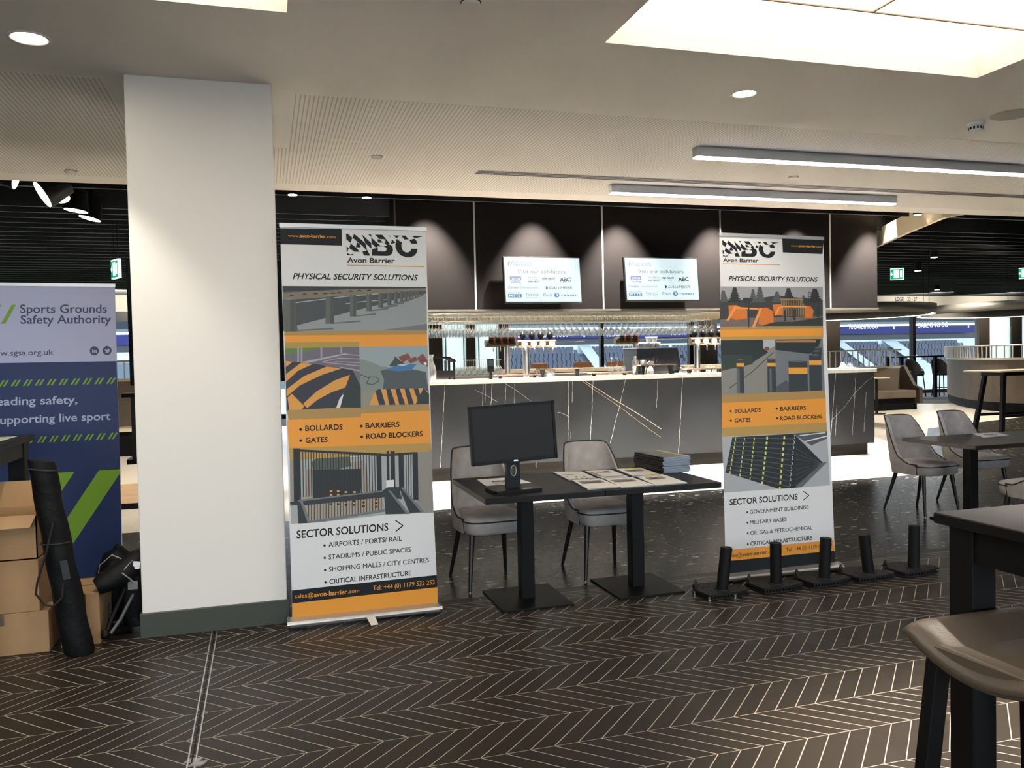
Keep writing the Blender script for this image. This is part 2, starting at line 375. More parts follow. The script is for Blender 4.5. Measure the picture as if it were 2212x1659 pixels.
# dark slatted ceiling
BX0, BX1, BY = 1.67, 9.27, 10.9           # bulkhead over the bar
sl = MB(); y = YE+.35
while y < YF-.1:
    if YE+2.0 < y < BY-.05: pass
    elif y < BY-.1: sl.box((XL+.02, y, ZB), (XR-.02, y+.045, ZB+.26), M_DARK)
    else:
        sl.box((XL+.02, y, ZB), (BX0-.05, y+.045, ZB+.26), M_DARK)
        if y > 15: sl.box((BX0, y, ZB), (BX1+.05, y+.045, ZB+.26), M_DARK)
        sl.box((BX1+.05, y, ZB), (XR-.02, y+.045, ZB+.26), M_DARK)
    y += .4
structure(sl.build('ceiling_slats'))
# cream stepped soffit crossing the slats on the far right
ZS = 3.2
lo = [fl(x, y, ZS) for x, y in ((1840, 556), (1899, 530), (1960, 502), (2035, 471), (2110, 457), (2300, 430))]
s_ = MB(); up = V((0, 0, .27))
for a, b in zip(lo, lo[1:]):
    dd = (b-a).cross(V((0, 0, 1))).normalized()*-.06
    s_.prism([a, b, b+dd, a+dd], up, mat('cream_soffit', '#cbbb9f', .7))
structure(s_.build('ceiling_soffit'))
# column with baseboard
CX0, CX1, CY = -.695, .081, 4.96
structure(MB().box((CX0, CY, 0), (CX1, CY+.75, ZC), M_WALL).build('column', bevel=.004, seg=1))
structure(MB().box((CX0-.012, CY-.014, 0), (CX1+.012, CY+.76, .139), mat('baseboard_green_grey', '#3b4038', .5)).build('baseboard_column', bevel=.003, seg=1))
# metal expansion joint in the floor
j = MB(); ja, jb = fl(463, 1369), fl(405, 1700)
for o in (-.014, .0, .014):
    j.prism([(ja.x+o-.0028, CY-.02, .001), (ja.x+o+.0028, CY-.02, .001), (jb.x+o+.0028, jb.y, .001), (jb.x+o-.0028, jb.y, .001)], (0, 0, .003), M_ALU if o else M_BLACK)
structure(j.build('trim_1'))
tg = MB()
for k in range(4):
    q = fl(413+k*5, 1645+k*4-6*(k % 2)); tg.prism([(q.x-.03, q.y-.012, .0012), (q.x+.02, q.y-.02, .0012), (q.x+.035, q.y+.01, .0012), (q.x-.01, q.y+.02, .0012)], (0, 0, .0015+.001*k), glass_mat('tape_film%d' % k, (.9, .9, .88), .15, .3))
tag(tg.build('clear_tape'), 'crumpled clear tape stuck over the metal floor joint', 'tape')
# ================================================================== ceiling fittings
def disc_light(x, y, label, r=.085, e=25, watts=60, grp=None):
    c = fl(x, y, ZC); t = thing('downlight', label, 'downlight', c, 0, grp)
    MB().lathe([(r+.012, 0), (r+.012, -.004), (r, -.006), (r-.008, -.002), (r-.012, .002)], M_PLASTER, n=28, caps=False).build('trim_ring', t)
    MB().lathe([(r-.01, .001), (r-.01, -.001)], em('lamp_warm', '#fff0d8', e), n=24).build('lens', t)
    spot('downlight_beam', c+V((0, 0, -.03)), watts, 84, WARM, .5)
disc_light(63, 82, 'round glowing downlight in the plain ceiling, upper left near the column')
disc_light(1608, 202, 'round glowing downlight in the plain ceiling below the bright coffer', .075, 25, 25)
def linear(x0, y0, x1, label, length=None, wd=.075, ht=.085):
    a = fl(x0, y0, ZC); L = length or (fl(x1[0], x1[1], ZC).x-a.x)
    t = thing('linear_light', label, 'linear light', a, 0, 'linear strip lights')
    MB().box((0, -wd/2, -ht+.012), (L, wd/2, 0), M_ALU).build('housing', t, .003, 1)
    MB().box((.006, -wd/2+.006, -ht), (L-.006, wd/2-.006, -ht+.0115), em('lamp_cool', '#eef0ff', 7)).build('diffuser', t)
linear(1500, 318, None, 'longer and nearer of two linear strip lights, running out of frame', 5.2)
linear(1318, 399, (1936, 424), 'shorter strip light close to the ceiling edge, in front of the bulkhead')
c0, c1 = fl(1028, 371, ZC), fl(2350, 425, ZC)
t = thing('slot_diffuser', 'long slim air slot in the ceiling, in front of the black bulkhead', 'air vent', (c0.x, c0.y, ZC))
MB().box((0, -.07, -.004), (c1.x-c0.x, .07, -.0016), mat('diffuser_white', '#b5aea4', .5)).build('frame', t)
for k in (-.045, 0, .045): MB().box((.01, k-.012, -.006), (c1.x-c0.x-.01, k+.012, -.0035), M_BLACK).build('slot', t)
q = fl(2185, 247, ZC); t = thing('ceiling_speaker', 'flat round ceiling speaker grille at the right edge', 'speaker', q)
MB().lathe([(.13, 0), (.13, -.006), (.12, -.009), (.0, -.009)], mat('speaker_grille', '#a59c92', .6, bump=.6, bscale=300), n=28, caps=False).build('grille', t)
q = fl(2108, 266, ZC); t = thing('smoke_detector', 'white domed smoke detector with dark slots on the ceiling', 'smoke detector', q)
MB().lathe([(.055, 0), (.055, -.018), (.048, -.022)], M_PWHITE, n=24).build('base', t)
MB().lathe([(.046, -.022), (.043, -.045), (.034, -.055), (.0, -.056)], M_PWHITE, n=24, caps=False).build('dome', t)
vv = MB()
for k in range(12):
    a = 2*pi*k/12; vv.box((-.006, .043, -.046), (.006, .0455, -.028), M_BLACK, Matrix.Rotation(a, 4, 'Z'))
vv.build('slots', t)
for n_, (x, y, lb) in enumerate(((1017, 5, 'dark-rimmed sprinkler cap at the top of the ceiling'), (814, 338, 'sprinkler cap in the perforated ceiling above the tall banner'), (153, 369, 'sprinkler cap in the perforated ceiling left of the column'), (1714, 382, 'sprinkler cap between the two linear strip lights'))):
    t = thing('sprinkler_cap', lb, 'sprinkler', fl(x, y, ZC-.002), 0, 'ceiling sprinkler caps')
    MB().lathe([(.042, 0), (.042, -.012), (.036, -.016), (0, -.016)], M_PLASTER, n=24, caps=False).build('cover', t)
    MB().lathe([(.046, 0), (.046, -.003), (.042, -.003)], M_BLACK if n_ == 0 else mat('shadow_gap', '#5c554d', .6), n=24, caps=False).build('rim', t)
# black cylinder spots under the slats
def can(x, y, z, label, r=.055, h=.16, e=12):
    q = fl(x, y, z); t = thing('ceiling_spotlight', label, 'spotlight', q, 0, 'black cylinder spotlights')
    MB().cyl((0, 0, 0), (0, 0, h), r, M_BLACK, n=20).build('housing', t)
    MB().cyl((0, 0, -.003), (0, 0, .002), r*.86, em('lamp_spot', '#fff6ea', e), n=20).build('lens', t)
    MB().cyl((0, 0, h), (0, 0, 4.3-z), .012, M_BLACK, n=8).build('stem', t)
can(632, 421, 3.32, 'black cylinder spotlight under the slats right beside the column')
can(792, 427, 3.32, 'black cylinder spotlight under the slats, left of the bulkhead')
can(1982, 464, 3.32, 'black cylinder spotlight in front of the cream soffit')
can(2018, 556, 3.3, 'black cylinder spotlight higher and nearer of two by the exit sign', .07, .18, 3)
can(1983, 585, 3.25, 'black cylinder spotlight just right of the exit sign', .075, .24, 2)
can(2024, 626, 3.3, 'black cylinder spotlight above the lodge sign', .075, .2, .6)
def head(x, y, Y, tilt, rz, label, r=.14, e=9, h=.22):
    q = vy(x, y, Y); t = thing('track_spotlight', label, 'spotlight', q, 0, 'tilting track spotlights')
    mx = Matrix.Rotation(rz, 4, 'Z') @ Matrix.Rotation(tilt, 4, 'Y')
    P = lambda z: mx @ V((0, 0, z))
    MB().cyl(P(0), P(h), r, M_BLACK, r*.72, 24).build('housing', t)
    MB().cyl(P(-.004), P(.0), r*.9, em('lamp_track', '#fff1e4', e), n=24).build('lens', t)
    MB().tube([P(h*.5), P(h*.5)+V((0, .02, .15)), (0, .02, 4.3-q.z)], .014, M_BLACK, 8).build('yoke', t)
head(34, 387, 8.9, R(75), R(180), 'track spotlight tucked under the ceiling edge at the far left', .10, 7)
head(92, 420, 9.25, R(58), R(20), 'track spotlight tilted steeply so its lamp shows as a slanted streak', .15, 9, .26)
head(164, 455, 10.2, R(8), R(0), 'track spotlight with lit face, second lowest of the cluster left of the column', .13)
head(194, 472, 10.9, R(14), R(10), 'track spotlight with lit face, lowest of the cluster left of the column', .13)
head(126, 425, 9.75, R(25), R(90), 'unlit black track spotlight in the middle of the cluster left of the column', .12, .02)
head(2180, 516, 13.2, R(6), R(0), 'dark domed track spotlight under the slats at the right edge', .19, 1.5, .22)
head(2208, 490, 12.3, R(70), R(0), 'track spotlight tilted sideways at the right edge, above the domed one', .16, 1.5, .3)
EW = em('exit_white', '#eaf6ff', .9); EG = em('exit_green', '#00a870', .75)
def exit_sign(x, y, Y, label, wd=.36, ht=.3, rz=0, man=True):
    q = vy(x, y, Y); t = thing('exit_sign', label, 'exit sign', q, rz, 'hanging exit signs')
    MB().box((-wd/2, -.02, -ht/2), (wd/2, .02, ht/2), EW).build('light_box', t)
    g = MB(); f_ = -.0215
    def r_(x0, x1, z0, z1, m=EG): g.box((x0*wd, f_, z0*ht), (x1*wd, f_+.003, z1*ht), m)
    r_(-.5, -.26, -.45, .42); r_(.14, .42, -.45, .42); r_(-.26, .14, -.45, -.36); r_(-.26, .14, .36, .42)
    f_ = -.0225
    r_(-.5, -.3, -.06, .05, EW); r_(-.14, -.02, .1, .3, EW); r_(.2, .36, -.3, .28, EW)
    for pts in ([(-.5, 0), (-.38, .16), (-.38, -.16)], [(-.16, .08), (.04, .06), (.08, -.14), (-.02, -.1), (-.04, -.32), (-.16, -.36)], [(.02, .04), (.14, -.02), (.12, -.08), (.0, -.02)]):
        g.prism([(a*wd, -.0235, b*ht) for a, b in pts], (0, .002, 0), EW)
    g.build('pictogram', t)
    for sx in (-.3, .3): MB().cyl((sx*wd, 0, ht/2), (sx*wd, 0, 4.3-q.z), .004, M_BLACK, n=6).build('cable', t)
exit_sign(1938, 592, 15, 'green and white running man exit sign beside the black bulkhead', .27, .25, R(-35))
exit_sign(2214, 590, 15, 'green and white exit sign cut off by the right edge of the view', .24, .25, R(-60))
exit_sign(251, 581, 12, 'green exit sign seen nearly edge-on between the banner and the column', .26, .25, R(-62))
# ================================================================== glazed front and stadium
fz = MB(); fz.box((XL, YF, 3.0), (XR, YF+.25, 4.3), mat('header_cream', '#c9c4b6', .7)); structure(fz.build('wall_header'))
MB_ = mat('bronze_frame', '#4b4238', .5, .2)
sg = Print((0, YF-.006, 0), (0, -1, 0), (0, 0, 0))
sg.text('LDGE', 1934, 650, 1952, 650, 8, M_INK, .01).text('23 - 27', 1960, 650, 1981, 650, 8, M_INK, .01)
tag(sg.flush().build('lodge_sign'), 'dark lodge number lettering 23 - 27 on the cream header', 'sign')
structure(MB().box((XL, YF-.03, 2.74), (XR, YF+.15, 3.0), mat('frame_dark', '#211f1d', .5)).build('trim_2'))
structure(MB().box((XL, YF-.03, 0), (XR, YF+.15, .12), mat('frame_dark', '#211f1d')).build('trim_3'))
BR, BK = MB_, M_BLACK
posts = [(4.55, 5.0, BR), (5.72, 6.0, BR), (6.72, 7.05, BR), (10.02, 10.12, BK), (13.1, 13.25, BK), (13.45, 14.1, BR), (18.2, 18.82, BR), (21.85, 21.97, BK),
         (24.75, 25.25, BR), (26.25, 26.75, BR), (28.2, 28.4, BK), (1.4, 1.5, BK), (-2.2, -2.1, BK), (-5.5, -5.4, BK)]
posts.sort()
for i, (a, b, m) in enumerate(posts): structure(MB().box((a, YF-.06, .1), (b, YF+.12, 2.76), m).build('trim_%d' % (i+4)))
wn_ = 1; frosted = (5.0, 6.0, 25.25, 26.75)
for i in range(len(posts)+1):
    a = posts[i-1][1] if i else XL; b = posts[i][0] if i < len(posts) else XR
    if b-a < .05: continue
    if any(abs(a-f) < .01 for f in frosted):
        t = structure(MB().box((a, YF, .12), (b, YF+.02, 2.74), M_FROST).build('door_%d' % wn_))
        MB().cyl((b-.09, YF-.1, .75), (b-.09, YF-.1, 2.3), .02, M_CHROME, n=10).build('handle', t)
        if a < 10: MB().cyl((a+.09, YF-.1, .75), (a+.09, YF-.1, 2.3), .02, M_CHROME, n=10).build('handle', t)
    else: t = structure(MB().box((a, YF, .12), (b, YF+.012, 2.74), M_PANE).build('window_%d' % wn_))
    wn_ += 1
# stadium far across the pitch
YS = 88.0
structure(MB().box((-60, YF+2, -6.2), (160, YS+30, -6), mat('pitch', '#4d6b45', .9)).build('ground_pitch'))
CW = mat('stand_white', '#b4c3c8', .7)
st = MB()
NR, X0, X1 = 9, -30, 100
for r in range(NR): st.box((X0, YS+r*.85, -6), (X1, YS+(r+1)*.85, -1.3+r*.42), mat('stand_concrete', '#55636c', .8))
st.box((X0, YS+NR*.85, -6), (X1, YS+NR*.85+.3, 3.15), CW)
st.box((X0, YS-.3, -6), (X1, YS, -1.0), CW)
st.box((X0, YS+NR*.85+.6, 3.0), (X1, YS+NR*.85+.9, 4.2), mat('stand_glazing', '#16283a', .2))
st.box((X0, YS+NR*.85-.3, 5.3), (X1, YS+NR*.85+.4, 5.6), mat('stand_trim', '#59656a', .7))
st.box((X0, YS+NR*.85, 5.6), (X1, YS+NR*.85+8, 9.6), mat('stand_upper', '#1b2833', .8))
for xx, ww in ((37.0, 3.0), (61, 4), (74, 3), (82, 5)): # stair walls between the seat blocks
    st.prism([(xx, YS-.05, -1), (xx+ww*.35, YS-.05, -1), (xx+ww*.35, YS+NR*.85, 3.1), (xx, YS+NR*.85, 3.1)], (.5, 0, 0), CW)
structure(st.build('stadium_stand'))
YR = YS+NR*.85-.6
rb = MB().box((-25, YR, 3.95), (98, YR+.2, 5.02), em('ribbon_blue', '#1d2f9a', .6))
rp = Print((0, YR-.02, 0), (0, -1, 0), (0, 0, 0), rb); RW = em('ribbon_white', '#f2f5ff', 1.2)
for (x0, y0, x1, y1) in ((1026, 731, 1074, 730), (1158, 729, 1228, 727), (1310, 727, 1373, 725), (1447, 724, 1492, 722), (1833, 711, 1896, 710), (1983, 708, 2048, 706), (2152, 705, 2215, 703)):
    rp.text('TO DARE IS TO DO' if x1-x0 in (70, 63) else 'DARE IS TO DO' if x1-x0 > 46 else 'TO DARE', x0, y0, x1, y1, 10.5, RW, .02)
for x, y in ((974, 727), (1121, 725), (1262, 723), (1931, 706), (2092, 703)):
    rp.disc(x, y-3.2, 2.2, RW); rp.disc(x, y+3, 1.9, RW); rp.poly([(x-.8, y-3), (x+.8, y-3), (x+.8, y+3), (x-.8, y+3)], RW)
rp.flush(); structure(rb.build('ribbon_board'))
tag(MB().box((69.2, YS+NR*.85-.9, 3.1), (73.8, YS+NR*.85-.7, 5.4), em('screen_blue', '#3d62d8', .5)).build('screen_reflection'), 'plain blue glowing panel standing in for a screen reflected in the window right of the tall banner', 'screen')  # glowing panel added to imitate a blue screen's reflection in the glass
M_SEAT = mat('seat_blue', '#1f2b40', .5)
seat = MB()
seat.box((-.23, .1, .40), (.23, .46, .46), M_SEAT); seat.prism([(-.23, .42, .42), (.23, .42, .42), (.23, .52, .80), (.17, .54, .88), (-.17, .54, .88), (-.23, .52, .80)], (0, .05, 0), M_SEAT); seat.box((-.03, .3, .0), (.03, .42, .4), M_SEAT)
so = seat.build('stadium_chair', bevel=0); tag(so, 'blue fold-up seat in the stand across the pitch', 'stadium chair', 'stadium chairs across the pitch')
spots_ = []
for r in range(NR):
    for blk0, blk1 in ((26, 36.6), (38.4, 49.6), (50, 59), (70, 73.6), (76, 81.5), (84, 95), (-8, -3)):
        x = blk0+.2*(r % 2)
        while x < blk1: spots_.append((x, YS+r*.85+.2, -1.3+r*.42)); x += .56
vis = [q for q in spots_ if q[2] > .1]; vis.sort(key=lambda q: (q[0] > 60, q[0]))
keep = [q for k, q in enumerate(vis) if k % max(1, round(len(vis)/300)) == 0][:300]
keep = vis[:300]; rest = [q for q in spots_ if q not in keep]
so.location = keep[0]
for q in keep[1:]:
    d = so.copy(); COL.objects.link(d); d.location = q
rm = MB()
for q in rest:
    for f_, mm in zip(seat.f, seat.m): pass
    rm.add([V(v)+V(q) for v in seat.v], seat.f, M_SEAT)
ro = rm.build('stadium_chair_rows'); ro['kind'] = 'stuff'; ro['label'] = 'further blue seats in the stand across the pitch'; ro['category'] = 'stadium seats'
# ================================================================== bar
BYF = 10.13
M_MARBLE = mat('black_marble', '#3d4043', .45, spec=.15)
def marble():
    t = NT(M_MARBLE); x, y, z = t.xyz()
    b = t.mix(t.noise(1.2, 4), lin('#26292c'), lin('#313336')); t.l(b, t.b.inputs['Base Color'])
marble()
bx1 = vy(1888, 800, BYF).x; bar = thing('bar_counter', 'long dark marbled bar counter with a thin white top', 'bar counter', (0, 0, 0))
BXL = .9
FP = MB().box((BXL, BYF, .165), (bx1, BYF+.62, 1.205), M_MARBLE)
MB().box((BXL-.05, BYF-.03, 1.205), (bx1+.03, BYF+.75, 1.255), mat('white_stone', '#f0ece2', .25)).build('worktop', bar, .004, 1)
MB().box((BXL+.05, BYF+.03, 0), (bx1-.1, BYF+.56, .165), mat('plinth_dark', '#1c1a17', .6, spec=.15)).build('plinth', bar)
vn = Print((0, BYF-.0015, 0), (0, -1, 0), (0, 0, 0), FP, t=.0002); VC = mat('vein_white', '#c2beb4', .4); VG = mat('vein_gold', '#b79a78', .4)
vn.fr(900, 780, .2984)
random.seed(3)
def vein(pts, wd=3, m=VC):
    o = []
    for (xa, ya), (xb, yb) in zip(pts, pts[1:]):
        n = max(2, int(math.hypot(xb-xa, yb-ya)/24))
        for i in range(n): o.append((xa+(xb-xa)*i/n+random.uniform(-1.6, 1.6), ya+(yb-ya)*i/n))
    o.append(pts[-1])
    for a, b in zip(o, o[1:]): vn.line([a, b], wd*random.uniform(.35, .9), m, 1)
for pts, wd, m in (([(205, 172), (172, 770)], 3.5, VC), ([(482, 162), (475, 330)], 3, VC), ([(546, 160), (538, 330)], 3.5, VC), ([(500, 160), (496, 300)], 1.5, VC), ([(648, 170), (640, 330)], 2, VC), ([(710, 160), (705, 330)], 1.6, VC),
                   ([(420, 208), (500, 245), (585, 296)], 2, VC), ([(640, 160), (740, 225), (830, 292)], 2.6, VC), ([(1096, 142), (1100, 380), (1104, 580)], 4, VC), ([(1128, 142), (1126, 300)], 2, VC), ([(1022, 370), (1060, 380), (1100, 402)], 2.6, VC),
                   ([(1278, 136), (1266, 400), (1256, 600)], 3.6, VC), ([(1212, 140), (1400, 260), (1600, 380), (1770, 492)], 4, VG), ([(1192, 140), (1340, 245), (1470, 330), (1560, 400), (1680, 490), (1766, 550)], 3.2, VG), ([(1212, 140), (1400, 258), (1600, 378), (1770, 490)], 3, VC),
                   ([(1512, 130), (1470, 320), (1400, 596)], 3.2, VC), ([(1748, 120), (1735, 340)], 3, VC), ([(1925, 118), (1908, 450), (1892, 712)], 4.2, VC), ([(870, 730), (870, 775)], 2, VC), ([(1115, 510), (1115, 560)], 2.5, VC)): vein(pts, wd, m)
vn.fr(1780, 640, .1953)
for pts, wd, m in (([(130, 840), (100, 1200), (75, 1536)], 6, VC), ([(140, 1200), (125, 1536)], 5, VC), ([(352, 830), (340, 1100), (310, 1536)], 5, VC), ([(465, 1060), (440, 1500)], 3.5, VC), ([(555, 880), (460, 950), (330, 1080), (230, 1220), (95, 1360)], 4, VC), ([(22, 1000), (18, 1500)], 3, VC)): vein(pts, wd, m)
vn.flush(); FP.build('front_panel', bar)
# bulkhead over the bar
M_BH = mat('bulkhead_brown_black', '#151211', .85, spec=.1)
bh = structure(MB().box((BX0, BY, 2.19), (BX1, BY+.35, 4.3), M_BH).box((BX0, BY+.35, 2.25), (BX0+.3, BY+4.6, 4.3), M_BH).box((BX1-.3, BY+.35, 2.25), (BX1, BY+4.6, 4.3), M_BH).build('wall_bulkhead'))
MB().box((BX0-.01, BY-.02, 2.165), (BX1+.01, BY+.36, 2.19), mat('ledge_grey', '#55514c', .5, .3)).build('bottom_trim', bh)
for x, a, b in ((1026, 425, 668), (1302, 432, 668), (1557, 440, 668), (1794, 450, 667), (849, 440, 560)):
    xx = vy(x, (a+b)/2, BY-.01).x
    if x == 849: xx = BX0+.01
    MB().box((xx-.011, BY-.008, 2.19), (xx+.011, BY+.002, 4.0), mat('light_strip', '#d8d6cf', .4, .6) if x != 849 else mat('edge_trim', '#4b4946', .5, .5)).build('joint_strip', bh)
CS = mat('cream_canopy', '#cdbb97', .6)
structure(MB().box((BX0+.3, BY+.35, 2.25), (BX1-.3, 15.4, 2.3), CS).build('ceiling_bar_canopy'))
area('canopy_light', (5.2, 12.6, 2.24), 6.5, 1.6, 70, (1, .9, .72))
# screens
def tv(px, label):
    tl, tr, br, bl = [vy(x, y, BY-.16) for x, y in px]
    wd = (tr-tl).length; c0 = (tl+tr+br+bl)/4; ht = (tl-bl).length
    t = thing('wall_screen', label, 'screen', c0, 0, 'exhibitor screens over the bar')
    sc = thing('x', '', '') if 0 else None
    hx, hz = wd/2, ht/2
    tilt = Matrix.Rotation(R(-6), 4, 'X')
    MB().box((-hx, -.022, -hz), (hx, .022, hz), M_BLACK, tilt).build('housing', t, .003, 1)
    SC = em('screen_glow', '#dff4f8', .62)
    n = tilt @ V((0, -1, 0)); o0 = c0 + n*.0235
    pp = Print(o0, n, c0); pp.fr(*FR)
    def lp(u, v): return tilt @ V((-hx+.018+(wd-.036)*u, -.0235, hz-.016-(ht-.034)*v))
    m_ = MB(); m_.poly([lp(0, 0), lp(1, 0), lp(1, 1), lp(0, 1)], SC)
    EB, EGY, EBL, EGN = em('screen_navy', '#1f3048', .55), em('screen_grey', '#66767f', .55), em('screen_blue2', '#2f78b8', .55), em('screen_green', '#6fb08c', .55)
    EV = em('screen_violet', '#7f7fc8', .55); ELG = em('screen_pale', '#8ea2ab', .55)
    def tx(s, u, v, u2, cap, m, b=0, sh=0):
        vs, fs = glyph(s, b, sh); a = lp(u, v); bb = lp(u2, v); upv = lp(u, v-cap)-a; off = n*.001
        m_.add([a+(bb-a)*p+upv*q+off for p, q in vs], fs, m)
    def bx(u0, v0, u1, v1, m, L=.0006, sl=0): m_.poly([lp(u0+sl, v0)+n*L, lp(u1+sl, v0)+n*L, lp(u1, v1)+n*L, lp(u0, v1)+n*L], m)
    bx(.05, .19, .062, .10, EGN, sl=-.0); bx(.045, .19, .06, .19, EGN)
    for o_ in (0, .03): m_.poly([lp(.075+o_, .09)+n*.0006, lp(.085+o_, .09)+n*.0006, lp(.055+o_, .19)+n*.0006, lp(.045+o_, .19)+n*.0006], EGN)
    tx('Sports Grounds', .125, .135, .35, .045, EBL); tx('Safety Authority', .125, .19, .36, .045, EBL)
    tx('Visit our exhibitors', .17, .355, .80, .08, EGY)
    bx(.065, .43, .21, .52, EV); tx('2020', .08, .505, .195, .05, SC, .03); tx('Seating', .07, .58, .205, .05, EV, .01)
    tx('traka', .30, .47, .46, .04, ELG); bx(.29, .495, .46, .5, ELG); tx('ASSA ABLOY', .30, .56, .455, .035, EB, .03)
    tx('ASSA ABLOY', .485, .49, .665, .042, EB, .03); tx('Opening Solutions', .49, .53, .63, .02, ELG)
    tx('ABC', .72, .54, .87, .095, EB, .05); bx(.715, .44, .76, .465, SC, .0012); bx(.775, .45, .80, .475, SC, .0012); bx(.83, .455, .85, .475, SC, .0012)
    tx('Avon Barrier', .715, .575, .82, .022, EGY)
    tx('Cortech', .035, .70, .175, .05, EB); tx('Developments', .195, .70, .43, .05, ELG)
    m_.poly([lp(.53+.027*cos(q), .685+.038*sin(q))+n*.0006 for q in [R(-90+15*k) for k in range(13)]], EB)
    tx('DALLMEIER', .575, .715, .88, .065, EB, .02, .25)
    tx('FRONTIER', .035, .81, .2, .025, EBL); bx(.03, .825, .205, .905, EBL); tx('PITTS', .045, .893, .19, .055, SC, .03)
    tx('ferco', .26, .87, .43, .075, ELG); tx('SEATING', .265, .915, .42, .02, ELG)
    tx('Pivot', .49, .88, .61, .07, EBL)
    m_.poly([lp(.67+.035*cos(q), .85+.055*sin(q))+n*.0006 for q in [2*pi*k/20 for k in range(20)]], EBL); tx('3', .655, .88, .685, .065, SC, .03)
    tx('raven', .73, .875, .93, .055, EBL, .02)
    m_.build('display', t)
    MB().box((-.12, .022, -.12), (.12, .15, .12), M_BLACK).build('wall_bracket', t)
FR = (0, 0, 1)
tv([(1089, 552), (1257, 556), (1252, 657), (1086, 655)], 'wall screen on the left of the pair, showing exhibitor logos')
tv([(1350, 555), (1510, 556), (1506, 652), (1346, 652)], 'wall screen on the right of the pair, nearest the second banner')
# glass racks and hanging glasses
GX0, GX1 = vy(915, 690, 11.1).x, vy(1562, 690, 11.1).x
GR_Y = (11.25, 11.47, 11.69, 11.91, 12.13)
for k, yy in enumerate(GR_Y):
    t = thing('glass_rack', 'wire rack of hung glasses under the bar canopy, %s of five from the bar front' % ('first', 'second', 'third', 'fourth', 'fifth')[k], 'glass rack', (GX0, yy, 2.05))
    f = MB(); L = GX1-GX0
    for dy in (-.017, .017): f.tube([(0, dy, 0), (L, dy, 0)], .005, M_CHROME)
    for dy in (-.09, .09): f.tube([(0, dy, .1), (L, dy, .1)], .006, M_CHROME)
    f.build('rail', t)
    u = MB(); x = 0
    while x < L: u.tube([(x, -.017, 0), (x, -.05, .02), (x, -.09, .1), (x, .09, .1), (x, .05, .02), (x, .017, 0)], .0035, M_CHROME, 5); x += .17
    for x in (.05, L/2, L-.05): u.cyl((x, 0, .1), (x, 0, .2), .008, M_CHROME, n=8)
    u.build('wire', t)
def wineglass(name='wine_glass', s=1):
    b = MB(); b.lathe([(.034*s, 0), (.034*s, -.003), (.006, -.008), (.004, -.02), (.004, -.085*s), (.012, -.1*s), (.036*s, -.13*s), (.041*s, -.165*s), (.033*s, -.215*s)], M_GLASS, n=12, caps=False)
    return b.build(name)
g0 = wineglass(); tag(g0, 'clear wine glass hanging upside down from the wire racks over the bar', 'wine glass', 'hanging wine glasses over the bar')
first = True; random.seed(11)
for r, yy in enumerate(GR_Y):
    x = GX0+.05
    while x < GX1-.05:
        px = (r == 0 and (abs(x-(GX0+.78)) < .16 or abs(x-(GX0+2.52)) < .12))
        if not px and random.random() > .06:
            o = g0 if first else g0.copy()
            if not first: COL.objects.link(o)
            first = False; o.location = (x+random.uniform(-.004, .004), yy, 2.0585)
        x += .092
# back counter
t = thing('back_counter', 'low cream topped service counter behind the bar', 'counter', (0, 0, 0))
MB().box((2.0, 13.0, 1.275), (8.6, 13.7, 1.335), mat('counter_cream', '#d9cfba', .4)).build('worktop', t)
MB().box((2.05, 13.05, 0), (8.55, 13.65, 1.275), M_BLACK).build('cabinet', t)
def cz(Y=10.5): return 1.257
def at_c(x, Y, dz=0): d = ray(x, 812); p = EYE+d*(Y/d.y); return V((p.x, Y, 1.2565+dz))
STEEL = M_CHROME
RED = mat('tap_red', '#8e1b1b', .35)
def font(x0, x1, xp, ytube, Y, label, kind, xs, base=None):
    bz = 1.2565 if base is None else base
    zt = vy(xp, ytube, Y).z; X = lambda x: vy(x, ytube, Y).x
    t = thing('beer_font', label, 'beer tap', (X(xp), Y, bz)); c = X(xp); h = zt-bz
    MB().cyl((0, 0, 0), (0, 0, h), .045, STEEL, n=18).build('column', t)
    MB().cyl((X(x0)-c, 0, h), (X(x1)-c, 0, h), .058, mat('font_brass', '#6b5e4c', .3, 1), n=20).build('manifold', t)
    for k, x in enumerate(xs):
        if kind == 'lens':
            MB().cyl((X(x)-c, -.075, h), (X(x)-c, -.055, h), .041, em('font_lens' if k else 'font_lens_green', '#f4fbff' if k else '#c8f2e4', 1.1), n=20).build('lit_badge', t)
            MB().lathe([(.016, h+.05), (.02, h+.07), (.04, h+.085), (.043, h+.12), (.028, h+.145), (.01, h+.16)], M_BLACK, (X(x)-c+.0, .02, 0), 12).build('tap_handle', t)
        else:
            MB().cyl((X(x)-c-.03, -.03, h+.05), (X(x)-c+.03, -.07, h+.05), .07, M_BLACK, n=16).build('handle_back', t)
            MB().cyl((X(x)-c+.01, -.072, h+.05), (X(x)-c+.035, -.085, h+.05), .055, RED, n=16).build('red_badge', t)
        MB().tube([(X(x)-c, -.05, h-.05), (X(x)-c, -.09, h-.06), (X(x)-c, -.095, h-.13)], .01, STEEL, 8).build('spout', t)
font(1117, 1199, 1136, 743, 10.6, 'steel beer font with four glowing round badges, beside the left screen', 'lens', (1130, 1150, 1169, 1189))
font(1048, 1112, 1095, 741, 12.34, 'beer font with four red round badges, left of the glowing badges', 'red', (1062, 1077, 1092, 1106), 1.2705)
font(1328, 1376, 1372, 736, 12.34, 'beer font with three red round badges, behind the black coffee machine', 'red', (1342, 1356, 1370), 1.2705)
font(1490, 1566, 1505, 737, 10.6, 'beer font with glowing round badges, partly hidden by the second banner', 'lens', (1502, 1520, 1538, 1555))
MB().box((3.9, 12.0, 0), (7.2, 12.4, 1.1), M_BLACK).build('x') if 0 else None
t = thing('island_counter', 'dark counter carrying the red badged beer fonts behind the bar', 'counter', (0, 0, 0))
